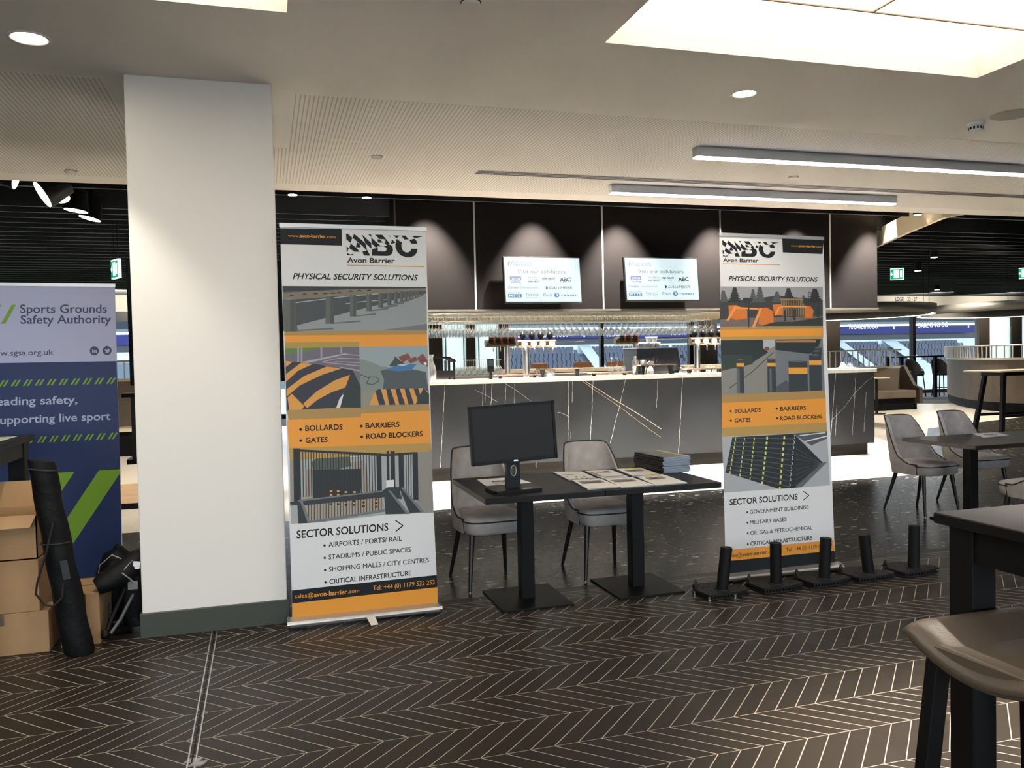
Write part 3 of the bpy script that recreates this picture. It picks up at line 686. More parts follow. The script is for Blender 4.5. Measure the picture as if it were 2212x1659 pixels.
MB().box((2.1, 12.0, 0), (6.2, 12.45, 1.235), M_BLACK).build('cabinet', t); MB().box((2.05, 11.95, 1.235), (6.25, 12.5, 1.27), mat('counter_cream', '#d9cfba')).build('worktop', t)
# coffee machine
Y = 10.62; a, b = vy(1365, 752, Y), vy(1452, 752, Y)
t = thing('coffee_machine', 'black boxy espresso machine on the bar with white cups on top', 'coffee machine', ((a.x+b.x)/2, Y, 1.2565)); hw = (b.x-a.x)/2; zt = a.z-1.2565-.01
BM = mat('machine_black', '#14191c', .35)
MB().prism([(-hw, -.16, .04), (hw+.04, -.16, .04), (hw+.04, -.16, zt*.45), (hw, -.16, zt), (-hw, -.16, zt)], (0, .45, 0), BM).build('body', t, .012, 2)
for sx in (-hw+.05, hw-.05): MB().cyl((sx, -.1, 0), (sx, -.1, .045), .025, M_BLACK, n=12).build('foot', t)
MB().box((-hw-.01, -.18, zt), (hw+.01, .3, zt+.012), STEEL).build('cup_tray', t)
e_ = MB(); LB = mat('machine_emblem', '#07090a', .3)
e_.tube([(-.05+.035*cos(q), -.163, zt*.6+.045*sin(q)) for q in [2*pi*k/18 for k in range(18)]], .011, LB, 6, True); e_.box((-.022, -.166, zt*.6-.09), (-.003, -.158, zt*.6+.05), LB); e_.box((-hw+.02, -.163, zt*.6), (-hw+.07, -.158, zt*.85), LB); e_.box((-.17, -.163, zt*.6), (-.12, -.158, zt*.85), LB)
e_.build('emblem', t)
MB().tube([(hw+.05, -.12, zt*.3), (hw+.09, -.2, zt*.25), (hw+.09, -.22, .08)], .012, STEEL, 8).build('steam_wand', t)
CUP = mat('cup_white', '#d8d9d6', .3)
cupb = MB().lathe([(.025, 0), (.03, .006), (.043, .06), (.044, .075), (.04, .075), (.027, .012), (0, .01)], CUP, n=16, caps=False)
co = cupb.build('coffee_cup'); first = True; CY_ = Y
for k, (dx, dy, dz) in enumerate(((-.10, 0, 0), (-.01, -.02, 0), (.08, .0, 0), (-.055, 0, .076), (.035, 0, .076), (-.12, .1, 0), (-.03, .1, 0), (.07, .1, 0))):
    o = co if k == 0 else co.copy()
    if k: COL.objects.link(o)
    o.location = ((a.x+b.x)/2-.0+dx, Y+dy, 1.2565+zt+.0125+dz)
    tag(o, 'plain white coffee cup piled on top of the black coffee machine', 'cup', 'white cups on the coffee machine')
# bar-top bits
def glassware(name, label, cat, prof, pos, grp=None, m=M_GLASS, n=14):
    o = MB().lathe(prof, m, n=n, caps=False).build(name); o.location = pos; return tag(o, label, cat, grp)
car = [(.0, 0), (.06, 0), (.062, .12), (.05, .19), (.025, .25), (.024, .29), (.036, .33)]
glassware('carafe', 'frosted glass carafe at the bar end beside the first banner', 'carafe', car, at_c(932, 10.24), m=glass_mat('milky_glass', (.9, .9, .88), .35, .4))
tum = [(.0, 0), (.033, 0), (.038, .09), (.035, .09), (.03, .008)]
for k, (x, Y) in enumerate(((1158, 10.58), (1186, 10.42), (1193, 10.55), (1472, 10.4), (1480, 10.5), (1494, 10.52), (1530, 10.5), (1543, 10.5))):
    glassware('tumbler', 'short clear tumbler standing on the white bar top', 'tumbler', tum, at_c(x, Y), 'tumblers on the bar top')
wgp = [(.04, 0), (.046, .06), (.04, .1), (.01, .14), (.004, .15), (.004, .23), (.034, .238), (.034, .242)]
for k, x in enumerate((1321, 1334, 1347)):
    glassware('wine_glass', 'upturned wine glass on the bar, %s from the coffee machine' % ('third', 'second', 'first')[k], 'wine glass', wgp, at_c(x, 10.5), 'upturned wine glasses on the bar')
glassware('cocktail_shaker', 'steel cocktail shaker in front of the coffee machine', 'shaker', [(0, 0), (.035, 0), (.045, .15), (.045, .16), (.035, .2), (.02, .22), (.02, .25), (0, .255)], at_c(1373, 10.38), m=STEEL)
glassware('mixing_tin', 'tall steel mixing tin beside the cocktail shaker', 'tin', [(0, 0), (.03, 0), (.045, .2), (.043, .2), (.028, .01)], at_c(1390, 10.38), m=STEEL)
q = at_c(1405, 10.4); t = thing('spray_bottle', 'white trigger spray bottle on the bar by the coffee machine', 'spray bottle', q)
MB().lathe([(0, 0), (.042, 0), (.044, .05), (.036, .09), (.018, .11), (.018, .125)], mat('bottle_cream', '#d9d6c4', .4), n=16).build('bottle', t)
MB().prism([(-.03, -.012, .125), (.03, -.012, .125), (.055, -.012, .165), (.05, -.012, .18), (-.01, -.012, .185), (-.04, -.012, .16)], (0, .024, 0), CUP).build('spray_head', t, .004)
MB().tube([(.04, 0, .16), (.045, 0, .13), (.055, 0, .1)], .006, CUP, 6).build('trigger', t)
WOOD = mat('board_wood', '#6f5443', .5, noise=.3, nscale=12)
for k, (x0, x1, Y, h) in enumerate(((1068, 1166, 10.4, .035), (1160, 1258, 10.62, .1), (1272, 1360, 10.33, .03), (1378, 1458, 10.27, .12), (1478, 1568, 10.34, .05))):
    a, b = at_c(x0, Y), at_c(x1, Y); L = b.x-a.x
    t = thing('serving_board', 'brown wooden serving board on small feet, on the bar top, %s from its left end' % ('first', 'second', 'third', 'fourth', 'fifth')[k], 'serving board', (a.x, Y, 1.2565), 0, 'serving boards on the bar')
    MB().prism([(0, -.07, h), (L, -.07, h), (L-.02, -.07, h+.016), (.02, -.07, h+.016)], (0, .14, 0), WOOD).build('board', t)
    for xx in (.12*L, .88*L): MB().prism([(xx-.03, -.03, h), (xx+.03, -.03, h), (xx+.01, -.03, 0), (xx-.01, -.03, 0)], (0, .06, 0), M_BLACK).build('foot', t)
q = at_c(1060, 10.3); t = thing('card_reader', 'black card reader on a short post on the bar', 'card reader', q)
MB().cyl((0, 0, 0), (0, 0, .1), .02, M_BLACK).build('post', t); MB().cyl((0, 0, 0), (0, 0, .008), .045, M_BLACK).build('base', t)
MB().box((-.042, -.02, .09), (.042, .02, .26), M_BLACK).build('terminal', t, .006); MB().box((-.03, -.0215, .17), (.03, -.0195, .24), mat('screen_off', '#15181b', .15)).build('display', t)
q = at_c(952, 10.55); t = thing('black_shelf_rack', 'black open countertop rack with slatted side beside the glass carafe', 'rack', q)
for sx in (-.13, .15):
    for sy in (-.13, .16): MB().box((sx-.012, sy-.012, 0), (sx+.012, sy+.012, .29 if sx < 0 else .27), M_BLACK).build('post', t)
MB().prism([(-.16, -.15, .28), (.08, -.15, .28), (.17, -.15, .23), (.17, -.15, .25), (.09, -.15, .3), (-.16, -.15, .3)], (0, .32, 0), M_BLACK).build('roof', t)
MB().box((-.14, -.14, .03), (.16, .16, .12), M_BLACK).build('tray', t)
for k in range(3): MB().box((-.02+k*.045, -.14, .12), (-.005+k*.045, -.125, .25), M_BLACK).build('slat', t)
# sherry glasses lined up at the back
wg2 = None
for k in range(23):
    x = 985+k*4.3; Yb = 11.98+.12*(k % 3)
    p_ = vy(x, 800, Yb+.05); p_.z = 1.1; 
    glassware('wine_glass', 'upturned wine glass standing on the counter behind the card reader', 'wine glass', wgp, (p_.x, Yb+.05, 1.2705), 'upturned glasses behind the card reader')
q = at_c(1828, 10.4); t = thing('plate', 'white oval plate with napkin and cutlery at the far bar end', 'plate', q)
MB().lathe([(0, .004), (.09, .004), (.13, .016), (.135, .014), (.09, 0), (0, 0)], CUP, n=24, caps=False).build('plate_body', t)
MB().prism([(-.12, -.04, .012), (.0, -.05, .012), (-.05, -.02, .09)], (0, .06, 0), CUP).build('napkin', t)
for k in range(5): MB().tube([(.02+.02*k, -.03+.01*(k % 2), .014), (.03+.018*k, .0, .05+.02*(k % 3)), (.045+.016*k, .02, .06+.02*(k % 2))], .004, STEEL, 6).build('cutlery', t)
# tan stools behind the bar
TAN = mat('tan_leather', '#a6714c', .5)
for k, (x0, x1) in enumerate(((1147, 1182), (1239, 1278), (1311, 1347))):
    a, b = vy(x0, 782, 15.6), vy(x1, 782, 15.6); wd = b.x-a.x
    t = thing('bar_stool', 'tan leather bar stool back seen beyond the bar, %s of three from the first banner' % ('first', 'second', 'third')[k], 'bar stool', (a.x+wd/2, 15.6, 0), 0, 'tan stools beyond the bar')
    MB().box((-wd/2, -.03, 1.2), (wd/2, .03, 1.42), TAN).build('backrest', t, .03, 3)
    MB().box((-wd/2, 0, .86), (wd/2, .42, .95), TAN).build('seat', t, .03, 3)
    for sx in (-.15, .15): MB().box((sx-.015, -.015, .9), (sx+.015, .015, 1.22), M_BLACK).build('back_post', t)
    for sx in (-.16, .16):
        for sy in (.04, .38): MB().cyl((sx*1.2, sy, 0), (sx, sy, .87), .018, M_BLACK, n=10).build('leg', t)
# ================================================================== roller banners
def banner(label, quad, y0, k, base_px, draw, mprint, name='roller_banner', tape=None, hz=.09):
    nrm = V((0, -1, k)).normalized(); p0 = V((0, y0, 0))
    tl, tr, br, bl = [pln(x, y, p0, nrm) for x, y in quad]
    root = V(((bl.x+br.x)/2, y0, 0)); t = thing(name, label, 'roller banner', root)
    mb = MB(); pts = [tl, tr, br, bl]; back = nrm*-.003
    mb.prism([p-root for p in pts], back, mprint)
    pr_ = Print(p0, nrm, root, mb); draw(pr_); pr_.flush(); mb.build('printed_sheet', t)
    up = (tl-bl).normalized(); ex = V((.006, 0, 0))
    MB().prism([tl-ex-root-nrm*.008, tr+ex-root-nrm*.008, tr+ex-root+nrm*.006, tl-ex-root+nrm*.006], up*.022, M_ALU).build('top_rail', t, .003, 1)
    hw = (br.x-bl.x)/2+.016; z1 = min(bl.z, br.z)+.012
    h = MB(); prof = [(-.05, .012), (-.055, .03), (-.045, z1), (-.0, z1+.012), (.05, z1), (.06, .03), (.055, .012)]
    h.prism([(-hw, a, b) for a, b in prof], (2*hw, 0, 0), M_ALU); h.build('cassette', t, .004, 2)
    for s in (-1, 1):
        e = MB(); e.prism([(s*hw, a*1.06, b*1.05+.001) for a, b in prof], (s*.014, 0, 0), M_CHROME); e.build('end_cap', t, .003, 1)
        MB().box((s*(hw-.06)-.03, -.07, 0), (s*(hw-.06)+.03, .08, .014), M_BLACK).build('foot', t)
    MB().cyl((0, .035, z1), (0, .035+k*2.2, tl.z-.0), .009, M_ALU, n=10).build('support_pole', t)
    if tape:
        a = Print(p0, nrm, root); x0, y0_, x1, y1_ = tape
        a.poly([(x0, y0_), (x0+14, y0_-1), (x1+14, y1_-1), (x1, y1_)], mat('clear_strip', '#e6c07a', .2), 6)
        q = fl(x1+4, y1_+18)-root; q0 = a.P(x1, y1_, 8); q1 = a.P(x1+14, y1_-1, 8)
        a.mb.add([q0, q1, (q.x+.05, -.062, .035), (q.x, -.062, .035)], [(0, 1, 2, 3)], mat('tape_white', '#c9c5bb', .3))
        a.mb.prism([(q.x+.0, -.062, .035), (q.x+.05, -.062, .035), (q.x+.062, -.13, .003), (q.x+.02, -.135, .003)], (0, 0, .0015), mat('tape_white', '#c9c5bb', .3))
        a.flush().build('clear_tape_strip', t)
    return t
I = lambda n, c: mat('ink_'+n, c, .5)
def abc_logo(p, ox, oy, k):
    p.fr(ox, oy, k)
    D = M_INK; Wt = M_PWHITE
    P_ = lambda *a, m=D, L=2: p.poly(list(a), m, L)
    P_((135, 105), (172, 107), (290, 205), (248, 330), (145, 245)); P_((330, 112), (600, 335), (635, 490), (405, 300), (292, 205))
    P_((428, 245), (505, 375), (620, 500), (640, 500), (600, 340)); P_((515, 125), (740, 330), (748, 470), (605, 345))
    P_((665, 125), (738, 125), (740, 190)); P_((740, 200), (980, 415), (1110, 390), (1085, 410), (895, 412), (855, 445), (748, 345))
    P_((248, 340), (370, 435), (470, 540), (345, 540), (215, 455)); P_((402, 312), (465, 355), (488, 437), (370, 433))
    P_((150, 408), (205, 455), (170, 545), (152, 545)); P_((172, 570), (235, 605), (318, 590), (312, 625), (157, 622)); P_((330, 575), (345, 545), (355, 570))
    P_((530, 535), (640, 505), (718, 632), (565, 630)); P_((605, 350), (640, 505), (718, 632), (632, 480))
    P_((758, 480), (860, 450), (895, 425), (897, 530), (1060, 535), (1105, 500), (1108, 470), (1080, 430), (1040, 420), (1130, 380), (1200, 372), (1250, 425), (1262, 500), (1240, 580), (1180, 630), (1120, 640), (760, 632))
    P_((828, 132), (1005, 135), (1190, 352), (1130, 395), (1055, 340), (1080, 300), (1075, 255), (1040, 240), (935, 238)); P_((888, 240), (940, 245), (1030, 320), (900, 322))
    P_((1138, 140), (1180, 160), (1220, 215), (1190, 185)); P_((1232, 240), (1318, 325), (1205, 360), (1225, 300)); P_((1262, 148), (1425, 152), (1345, 215))
    P_((1352, 232), (1445, 305), (1478, 295), (1462, 370), (1465, 430), (1495, 510), (1560, 555), (1620, 558), (1680, 520), (1700, 468), (1848, 470), (1825, 570), (1760, 640), (1680, 672), (1580, 672), (1450, 630), (1360, 540), (1318, 430), (1318, 340))
    P_((1450, 152), (1560, 155), (1645, 260), (1600, 245), (1535, 250)); P_((1650, 262), (1780, 228), (1825, 290), (1842, 352), (1698, 345)); P_((1705, 162), (1985, 172), (1785, 218))
    p.text('Avon Barrier', 165, 797, 1305, 812, 118, D, .022, 0, 2)
    p.poly([(160, 850), (2013, 887), (2013, 908), (160, 871)], M_ORANGE, 2)
def bollard(p, x0, x1, yt, yb, body, cap=None, L=4):
    p.poly([(x0, yt), (x1, yt), (x1, yb), (x0, yb)], body, L)
    if cap: p.poly([(x0, yt), ((x0+x1)/2, yt-3), (x1, yt), ((x0+x1)/2, yt+4)], cap, L+1)
def draw1(p):
    p.fr(590, 480, .223)
    p.poly([(66, 58), (663, 66), (667, 227), (72, 213)], M_INK, 1)
    p.text('www.', 145, 143, 256, 147, 26, M_ORANGE).text('avon-barrier', 258, 147, 507, 153, 33, M_ORANGE, .02).text('.com', 511, 153, 604, 156, 26, M_ORANGE)
    abc_logo(p, 735, 495, 200/2212)
    p.fr(590, 480, .223)
    p.text('PHYSICAL SECURITY SOLUTIONS', 190, 549, 1403, 563, 56, M_INK, .018, .25)
    # bollard street photo
    p.poly([(90, 618), (1485, 627), (1491, 1046), (110, 1060)], I('road', '#42484c'), 1)
    p.poly([(90, 618), (1485, 627), (1486, 660), (91, 668)], I('night', '#2a3134'), 2); p.poly([(92, 682), (700, 650), (1486, 640), (1486, 665), (740, 712), (100, 755)], I('sand', '#7b7264'), 3)
    p.line([(215, 780), (700, 720), (1050, 690)], 8, I('kerbw', '#a7b0b2'), 4); p.line([(700, 790), (860, 770), (1100, 752)], 7, I('kerbw', ''), 4)
    p.poly([(230, 1000), (500, 930), (1060, 790), (1200, 745), (1486, 690), (1491, 1046), (240, 1058)], I('pave', '#8e9698'), 3); p.poly([(1050, 1046), (1491, 985), (1491, 1046)], I('pave2', '#6d7374'), 4)
    for x, y in ((180, 708), (305, 698), (412, 692), (505, 690), (580, 687), (640, 683), (752, 668), (835, 663), (930, 660)): p.poly([(x-24, y+6), (x-12, y-8), (x+12, y-8), (x+24, y+6)], I('night', ''), 4)
    b1, b2 = I('steel', '#5a605c'), I('steel_cap', '#8b918d')
    for x0, x1, yt, yb in ((1395, 1412, 652, 722), (1370, 1388, 655, 735), (1340, 1360, 655, 742), (1310, 1334, 658, 748), (1272, 1300, 660, 756), (1228, 1260, 664, 770), (1170, 1206, 668, 786), (1105, 1145, 675, 806), (1018, 1065, 682, 832), (902, 955, 690, 862), (743, 805, 702, 914), (508, 592, 712, 984), (98, 218, 745, 1056)):
        bollard(p, x0, x1, yt, yb, b1, b2); p.poly([(x0+(x1-x0)*.55, yt+6), (x1-3, yt+6), (x1-3, yb), (x0+(x1-x0)*.55, yb)], I('steel_shade', '#484d4a'), 5)
        p.poly([(x1, yb-12), (x1+(x1-x0)*3, yb-45+12), (x1+(x1-x0)*3.1, yb-30+12), (x1, yb)], I('shadow', '#5e6568'), 4)
    # orange belt
    p.poly([(108, 1060), (1491, 1046), (1491, 1088), (108, 1098)], I('belt_tint', '#a98850'), 2); p.poly([(108, 1098), (1491, 1088), (1496, 1198), (834, 1207), (832, 1158), (114, 1164)], M_ORANGE, 2)
    p.poly([(114, 1164), (832, 1158), (834, 1207), (116, 1222)], I('belt_green', '#a99245'), 2)
    # striped road blocker photo
    p.poly([(116, 1222), (834, 1207), (845, 1665), (125, 1700)], I('tarmac', '#6a6675'), 1); p.poly([(116, 1222), (500, 1212), (300, 1262), (118, 1283)], I('grass_print', '#5d7d43'), 2)
    p.poly([(270, 1355), (700, 1268), (720, 1276), (400, 1350), (300, 1372)], I('kerb_pale', '#a9a6b2'), 3); p.line([(480, 1352), (640, 1315), (836, 1325)], 7, I('kerb_pale', ''), 3); p.line([(480, 1355), (838, 1392)], 7, I('kerb_pale', ''), 3); p.line([(600, 1350), (838, 1362)], 6, I('kerb_pale', ''), 3); p.line([(700, 1280), (836, 1290)], 8, I('kerb_pale', ''), 3)
    for x, y0, y1 in ((243, 1215, 1360), (276, 1220, 1358), (467, 1210, 1312), (660, 1208, 1268)): p.poly([(x-9, y0), (x+9, y0), (x+9, y1), (x-9, y1)], I('post_pale', '#9b97a6'), 4)
    p.line([(650, 1405), (840, 1440)], 14, I('post_pale', ''), 3)
    OR, NV = I('block_orange', '#d79a45'), I('block_navy', '#2b2e3c')
    p.poly([(122, 1345), (400, 1372), (660, 1415), (768, 1430), (690, 1640), (640, 1715), (600, 1830), (130, 1830)], NV, 4)
    for q in ([(122, 1345), (190, 1352), (124, 1402)], [(270, 1362), (388, 1372), (240, 1440), (126, 1545), (126, 1470)], [(520, 1397), (662, 1417), (470, 1480), (260, 1580), (130, 1690), (130, 1618), (300, 1490)], [(745, 1478), (700, 1600), (560, 1650), (430, 1720), (330, 1800), (290, 1760), (420, 1640), (600, 1530)], [(140, 1700), (180, 1660), (300, 1780), (270, 1830), (160, 1830)]): p.poly(q, OR, 5)
    p.poly([(768, 1430), (848, 1590), (850, 1800), (640, 1830), (690, 1640)], I('block_side', '#22302f'), 5)
    # crash test photo
    p.poly([(834, 1207), (1496, 1198), (1510, 1760), (848, 1830)], I('hazesky', '#93a4aa'), 1); p.poly([(836, 1322), (940, 1352), (1060, 1400), (1110, 1400), (1040, 1700), (845, 1700)], I('haze_hill', '#7d8a85'), 2)
    p.poly([(1040, 1440), (1100, 1425), (1380, 1430), (1480, 1450), (1505, 1640), (1440, 1620), (1060, 1620), (1075, 1530)], I('wreck', '#4a5257'), 3); p.poly([(1085, 1428), (1190, 1385), (1390, 1372), (1340, 1435), (1200, 1445)], I('wreck_blue', '#3f74a8'), 4)
    p.poly([(1200, 1385), (1240, 1372), (1310, 1378), (1260, 1392)], I('wreck_pale', '#b9c6cc'), 5); p.poly([(1120, 1395), (1170, 1330), (1180, 1300), (1240, 1350), (1290, 1380)], I('debris', '#39423f'), 4)
    for q in ([(1212, 1305), (1305, 1270), (1335, 1315), (1250, 1360)], [(1300, 1335), (1380, 1300), (1400, 1340), (1330, 1370)], [(1390, 1320), (1450, 1272), (1495, 1340), (1498, 1400), (1430, 1370)]): p.poly(q, I('crate', '#7e4438'), 5)
    p.poly([(1455, 1362), (1475, 1352), (1492, 1375), (1472, 1388)], M_PWHITE, 6); p.line([(845, 1475), (930, 1510), (905, 1560), (960, 1575), (1030, 1535), (1000, 1500), (920, 1500)], 8, I('debris', ''), 4)
    p.poly([(850, 1640), (1510, 1640), (1510, 1780), (850, 1800)], I('haze_low', '#8b8d80'), 2)
    p.fr(600, 720, .3978)
    p.poly([(497, 390), (520, 330), (540, 305), (790, 297), (765, 385)], OR, 4)
    for q in ([(531, 318), (540, 305), (560, 304), (585, 388), (550, 389)], [(588, 303), (612, 302), (640, 388), (606, 389)], [(638, 301), (662, 300), (692, 387), (660, 388)], [(688, 300), (712, 299), (740, 386), (710, 387)], [(737, 299), (762, 298), (778, 345), (766, 382)]): p.poly(q, NV, 5)
    p.poly([(790, 300), (822, 330), (822, 384), (748, 386)], I('block_side', ''), 5)
    p.poly([(50, 418), (330, 404), (452, 404), (822, 384), (826, 420), (820, 460), (62, 500)], I('belt_tint', ''), 5)
    # list belt
    p.poly([(50, 470), (452, 455), (452, 435), (826, 418), (832, 600), (62, 650)], M_ORANGE, 6); p.poly([(62, 622), (832, 596), (835, 640), (65, 690)], I('belt_tint2', '#b3924f'), 6)
    T = lambda s, x0, y0, x1, y1, c=24, m=M_INK, b=.02: p.text(s, x0, y0, x1, y1, c, m, b, 0, 12)
    T('BOLLARDS', 149, 530, 352, 522, 29); T('GATES', 150, 594, 271, 589, 27); T('BARRIERS', 476, 515, 661, 507, 27); T('ROAD BLOCKERS', 480, 573, 786, 558, 28)
    for x, y in ((124, 522), (125, 582), (454, 504), (456, 562)): p.disc(x, y, 7.5, M_INK, 8)
    # gate photo
    p.poly([(65, 682), (400, 672), (836, 640), (846, 975), (71, 1036)], I('gate_sky', '#a3aaab'), 4); p.poly([(720, 648), (836, 640), (846, 975), (760, 975)], I('pillar', '#8f8c86'), 5); p.poly([(65, 690), (100, 688), (105, 930), (68, 940)], I('pillar', ''), 5)
    p.poly([(150, 740), (470, 690), (520, 900), (150, 900)], I('gate_wall', '#9b9288'), 5); p.poly([(180, 700), (250, 650), (380, 640), (400, 720), (300, 745), (190, 740)], I('tree_print', '#4c584c'), 5); p.poly([(100, 885), (560, 850), (580, 960), (150, 1030)], I('sandp', '#a39a8c'), 5)
    GK = I('gate_black', '#1c2124')
    p.poly([(188, 742), (455, 735), (450, 880), (190, 895)], I('gate_panel', '#23282a'), 6)
    for i in range(30):
        x = 118+i*15.0; p.poly([(x, 632+(i*.6)), (x+4.5, 632+(i*.6)), (x+9, 890-i*1.0), (x+4, 890-i*1.0)], GK, 7)
    for i in range(26):
        x = 165+i*15.8; p.poly([(x, 905-i*1.6), (x+4, 905-i*1.6), (x+4, 1025-i*2.3), (x, 1025-i*2.3)], GK, 9)
    for i in range(6):
        x = 668+i*13; p.poly([(x, 655), (x+4, 655), (x+7, 900), (x+3, 900)], GK, 7)
    for x0, x1, y0, y1 in ((84, 122, 625, 910), (535, 562, 655, 860), (590, 604, 640, 850), (612, 635, 640, 850), (655, 680, 650, 850), (735, 760, 645, 905)): p.poly([(x0, y0), (x1, y0), (x1+4, y1), (x0+4, y1)], GK, 8)
    p.poly([(118, 630), (600, 655), (740, 645), (740, 655), (600, 668), (118, 642)], GK, 8)
    for i, (x, y) in enumerate(((290, 890), (328, 890), (370, 895), (416, 895), (466, 900), (534, 905))):
        for j_ in range(4): p.poly([(x-7, y-38+j_*20), (x+7, y-38+j_*20), (x+7, y-28+j_*20), (x-7, y-28+j_*20)], OR, 8); p.poly([(x-7, y-28+j_*20), (x+7, y-28+j_*20), (x+7, y-18+j_*20), (x-7, y-18+j_*20)], GK, 8)
    p.poly([(588, 798), (632, 795), (632, 835), (590, 838)], M_PWHITE, 9)
    AR = I('arm', '#2c3236'); AL = I('arm_light', '#6d777b')
    p.poly([(66, 918), (110, 905), (570, 852), (600, 835), (660, 835), (672, 900), (575, 890), (140, 935), (66, 930)], AR, 10); p.poly([(110, 906), (570, 853), (570, 860), (112, 914)], AL, 11)
    p.poly([(105, 905), (130, 903), (175, 1030), (112, 1033)], AR, 10); p.poly([(118, 904), (132, 903), (178, 1028), (162, 1030)], AL, 11); p.poly([(160, 1020), (580, 955), (580, 968), (260, 1022), (175, 1030)], AL, 10)
    p.poly([(575, 850), (600, 855), (720, 980), (585, 982)], AR, 10); p.poly([(600, 855), (612, 853), (718, 980), (700, 982)], AL, 11); p.poly([(660, 838), (680, 840), (795, 970), (715, 975)], AR, 10); p.poly([(668, 838), (682, 837), (795, 970), (778, 972)], AL, 11)
    # white list
    p.poly([(70, 1035), (260, 1022), (585, 985), (846, 973), (862, 1312), (76, 1396)], M_PWHITE, 9)
    T('SECTOR SOLUTIONS', 102, 1113, 600, 1070, 41); p.line([(638, 1015), (680, 1044), (640, 1076)], 6, M_INK, 12)
    for s, x0, y0, x1, y1, c in (('AIRPORTS / PORTS/ RAIL', 275, 1161, 674, 1125, 26), ('STADIUMS / PUBLIC SPACES', 276, 1228, 722, 1186, 26), ('SHOPPING MALLS / CITY CENTRES', 278, 1294, 820, 1242, 26), ('CRITICAL INFRASTRUCTURE', 280, 1361, 725, 1313, 26)):
        p.text(s, x0, y0, x1, y1, c, M_INK, .015, 0, 12); p.disc(x0-21, y0-9, 6.5, M_INK, 12)
    p.poly([(76, 1396), (862, 1312), (866, 1378), (78, 1466)], M_INK, 10)
    p.text('sales@', 93, 1439, 195, 1431, 23, M_ORANGE, .004, 0, 12).text('avon-barrier', 197, 1431, 377, 1414, 25, M_ORANGE, .02, 0, 12).text('.com', 381, 1412, 442, 1405, 20, M_ORANGE, .004, 0, 12).text('Tel: +44 (0) 1179 535 252', 516, 1395, 853, 1362, 25, M_ORANGE, .004, 0, 12)
    p.poly([(78, 1466), (866, 1378), (868, 1480), (78, 1567)], M_ORANGE, 9); p.fr(0, 0, 1)
banner('tall roller banner beside the white column, its lower photo showing a black sliding gate', [(605, 490), (920, 499), (941, 1308), (632, 1343)], 4.86, 0, None, draw1, M_PWHITE, tape=(778, 1286, 788, 1330))
def draw2(p):
    p.fr(1540, 490, .2471)
    p.poly([(606, 101), (966, 113), (958, 238), (611, 224)], M_INK, 1)
    p.text('www.', 681, 173, 750, 176, 17, M_ORANGE).text('avon-barrier', 752, 176, 897, 181, 21, M_ORANGE, .02).text('.com', 899, 181, 950, 184, 17, M_ORANGE)
    # the same logo, in this banner's own spot
    k = (580-80)*.2471/(1985-135); abc_logo(p, 1540+80*.2471-135*k, 490+120*.2471-105*k*1.05, k*1.0)
    p.fr(1540, 490, .2471)
    p.text('PHYSICAL SECURITY SOLUTIONS', 138, 472, 916, 482, 43, M_INK, .018, .25)
    p.poly([(62, 521), (960, 525), (962, 866), (62, 872)], I('dusk', '#9a9ca1'), 1)
    p.poly([(62, 640), (300, 640), (560, 600), (960, 640), (962, 866), (62, 872)], I('dark_wood', '#363a3a'), 2); random.seed(5)
    for x, w_, h in ((90, 60, 100), (190, 70, 125), (350, 45, 110), (410, 60, 130), (560, 60, 90), (660, 70, 120), (790, 30, 60), (890, 80, 115)):
        for q in range(5): p.poly([(max(64, min(958, a_)), b_) for a_, b_ in ((x-w_*(1-q/6), 660-h*q/5.2), (x-w_*.2, 660-h*(q+1.4)/5.2), (x+w_*.2, 660-h*(q+1.4)/5.2), (x+w_*(1-q/6), 660-h*q/5.2))], I('tree_grey', '#4e5353') if w_ < 65 else I('tree_dark', '#262c2c'), 2)
    p.poly([(62, 810), (300, 795), (960, 780), (962, 866), (62, 872)], I('pinkroad', '#6f6460'), 3); p.poly([(440, 850), (560, 830), (700, 830), (960, 790), (962, 866), (440, 866)], I('hedge', '#2f352c'), 4)
    YG = I('barrier_orange', '#d2752f'); YL = I('barrier_light', '#e59a4e'); FZ = I('fence_gold', '#9b7b4d')
    for i in range(14): p.poly([(595+i*15, 628), (601+i*15, 628), (601+i*15, 780), (595+i*15, 780)], FZ, 4)
    p.poly([(590, 628), (812, 628), (812, 640), (590, 640)], FZ, 5)
    p.poly([(135, 688), (205, 684), (300, 730), (300, 800), (200, 815), (140, 790)], YG, 5); p.poly([(190, 688), (212, 700), (140, 820), (115, 820)], YL, 6); p.poly([(205, 700), (400, 712), (400, 726), (205, 716)], YL, 6)
    p.poly([(400, 712), (470, 705), (528, 740), (530, 835), (440, 860), (400, 850)], YG, 5); p.poly([(408, 710), (430, 712), (365, 880), (340, 880)], YL, 6)
    p.poly([(520, 680), (590, 675), (612, 700), (610, 770), (540, 775)], YG, 5); p.poly([(585, 688), (820, 690), (820, 705), (585, 703)], YL, 6); p.poly([(572, 700), (590, 700), (555, 775), (535, 775)], YL, 6); p.poly([(800, 690), (848, 690), (880, 730), (870, 795), (800, 795)], YG, 5)
    for x0, y0, x1, y1 in ((306, 640, 318, 880), (620, 730, 640, 825), (703, 720, 722, 815), (260, 620, 345, 655), (790, 620, 822, 670), (905, 700, 930, 790)): p.poly([(x0, y0), (x1, y0), (x1, y1), (x0, y1)], I('night', ''), 7)
    for x in (832, 875, 918): p.poly([(x, 570), (x+6, 570), (x+6, 690), (x, 690)], I('night', ''), 5)
    p.poly([(832, 570), (924, 576), (924, 582), (832, 578)], I('night', ''), 5)
    p.poly([(62, 872), (962, 866), (964, 890), (64, 900)], I('belt_tint', ''), 5); p.poly([(62, 900), (964, 888), (965, 950), (65, 962)], M_ORANGE, 8); p.poly([(65, 962), (965, 950), (960, 980), (66, 992)], I('belt_tint2', ''), 5)
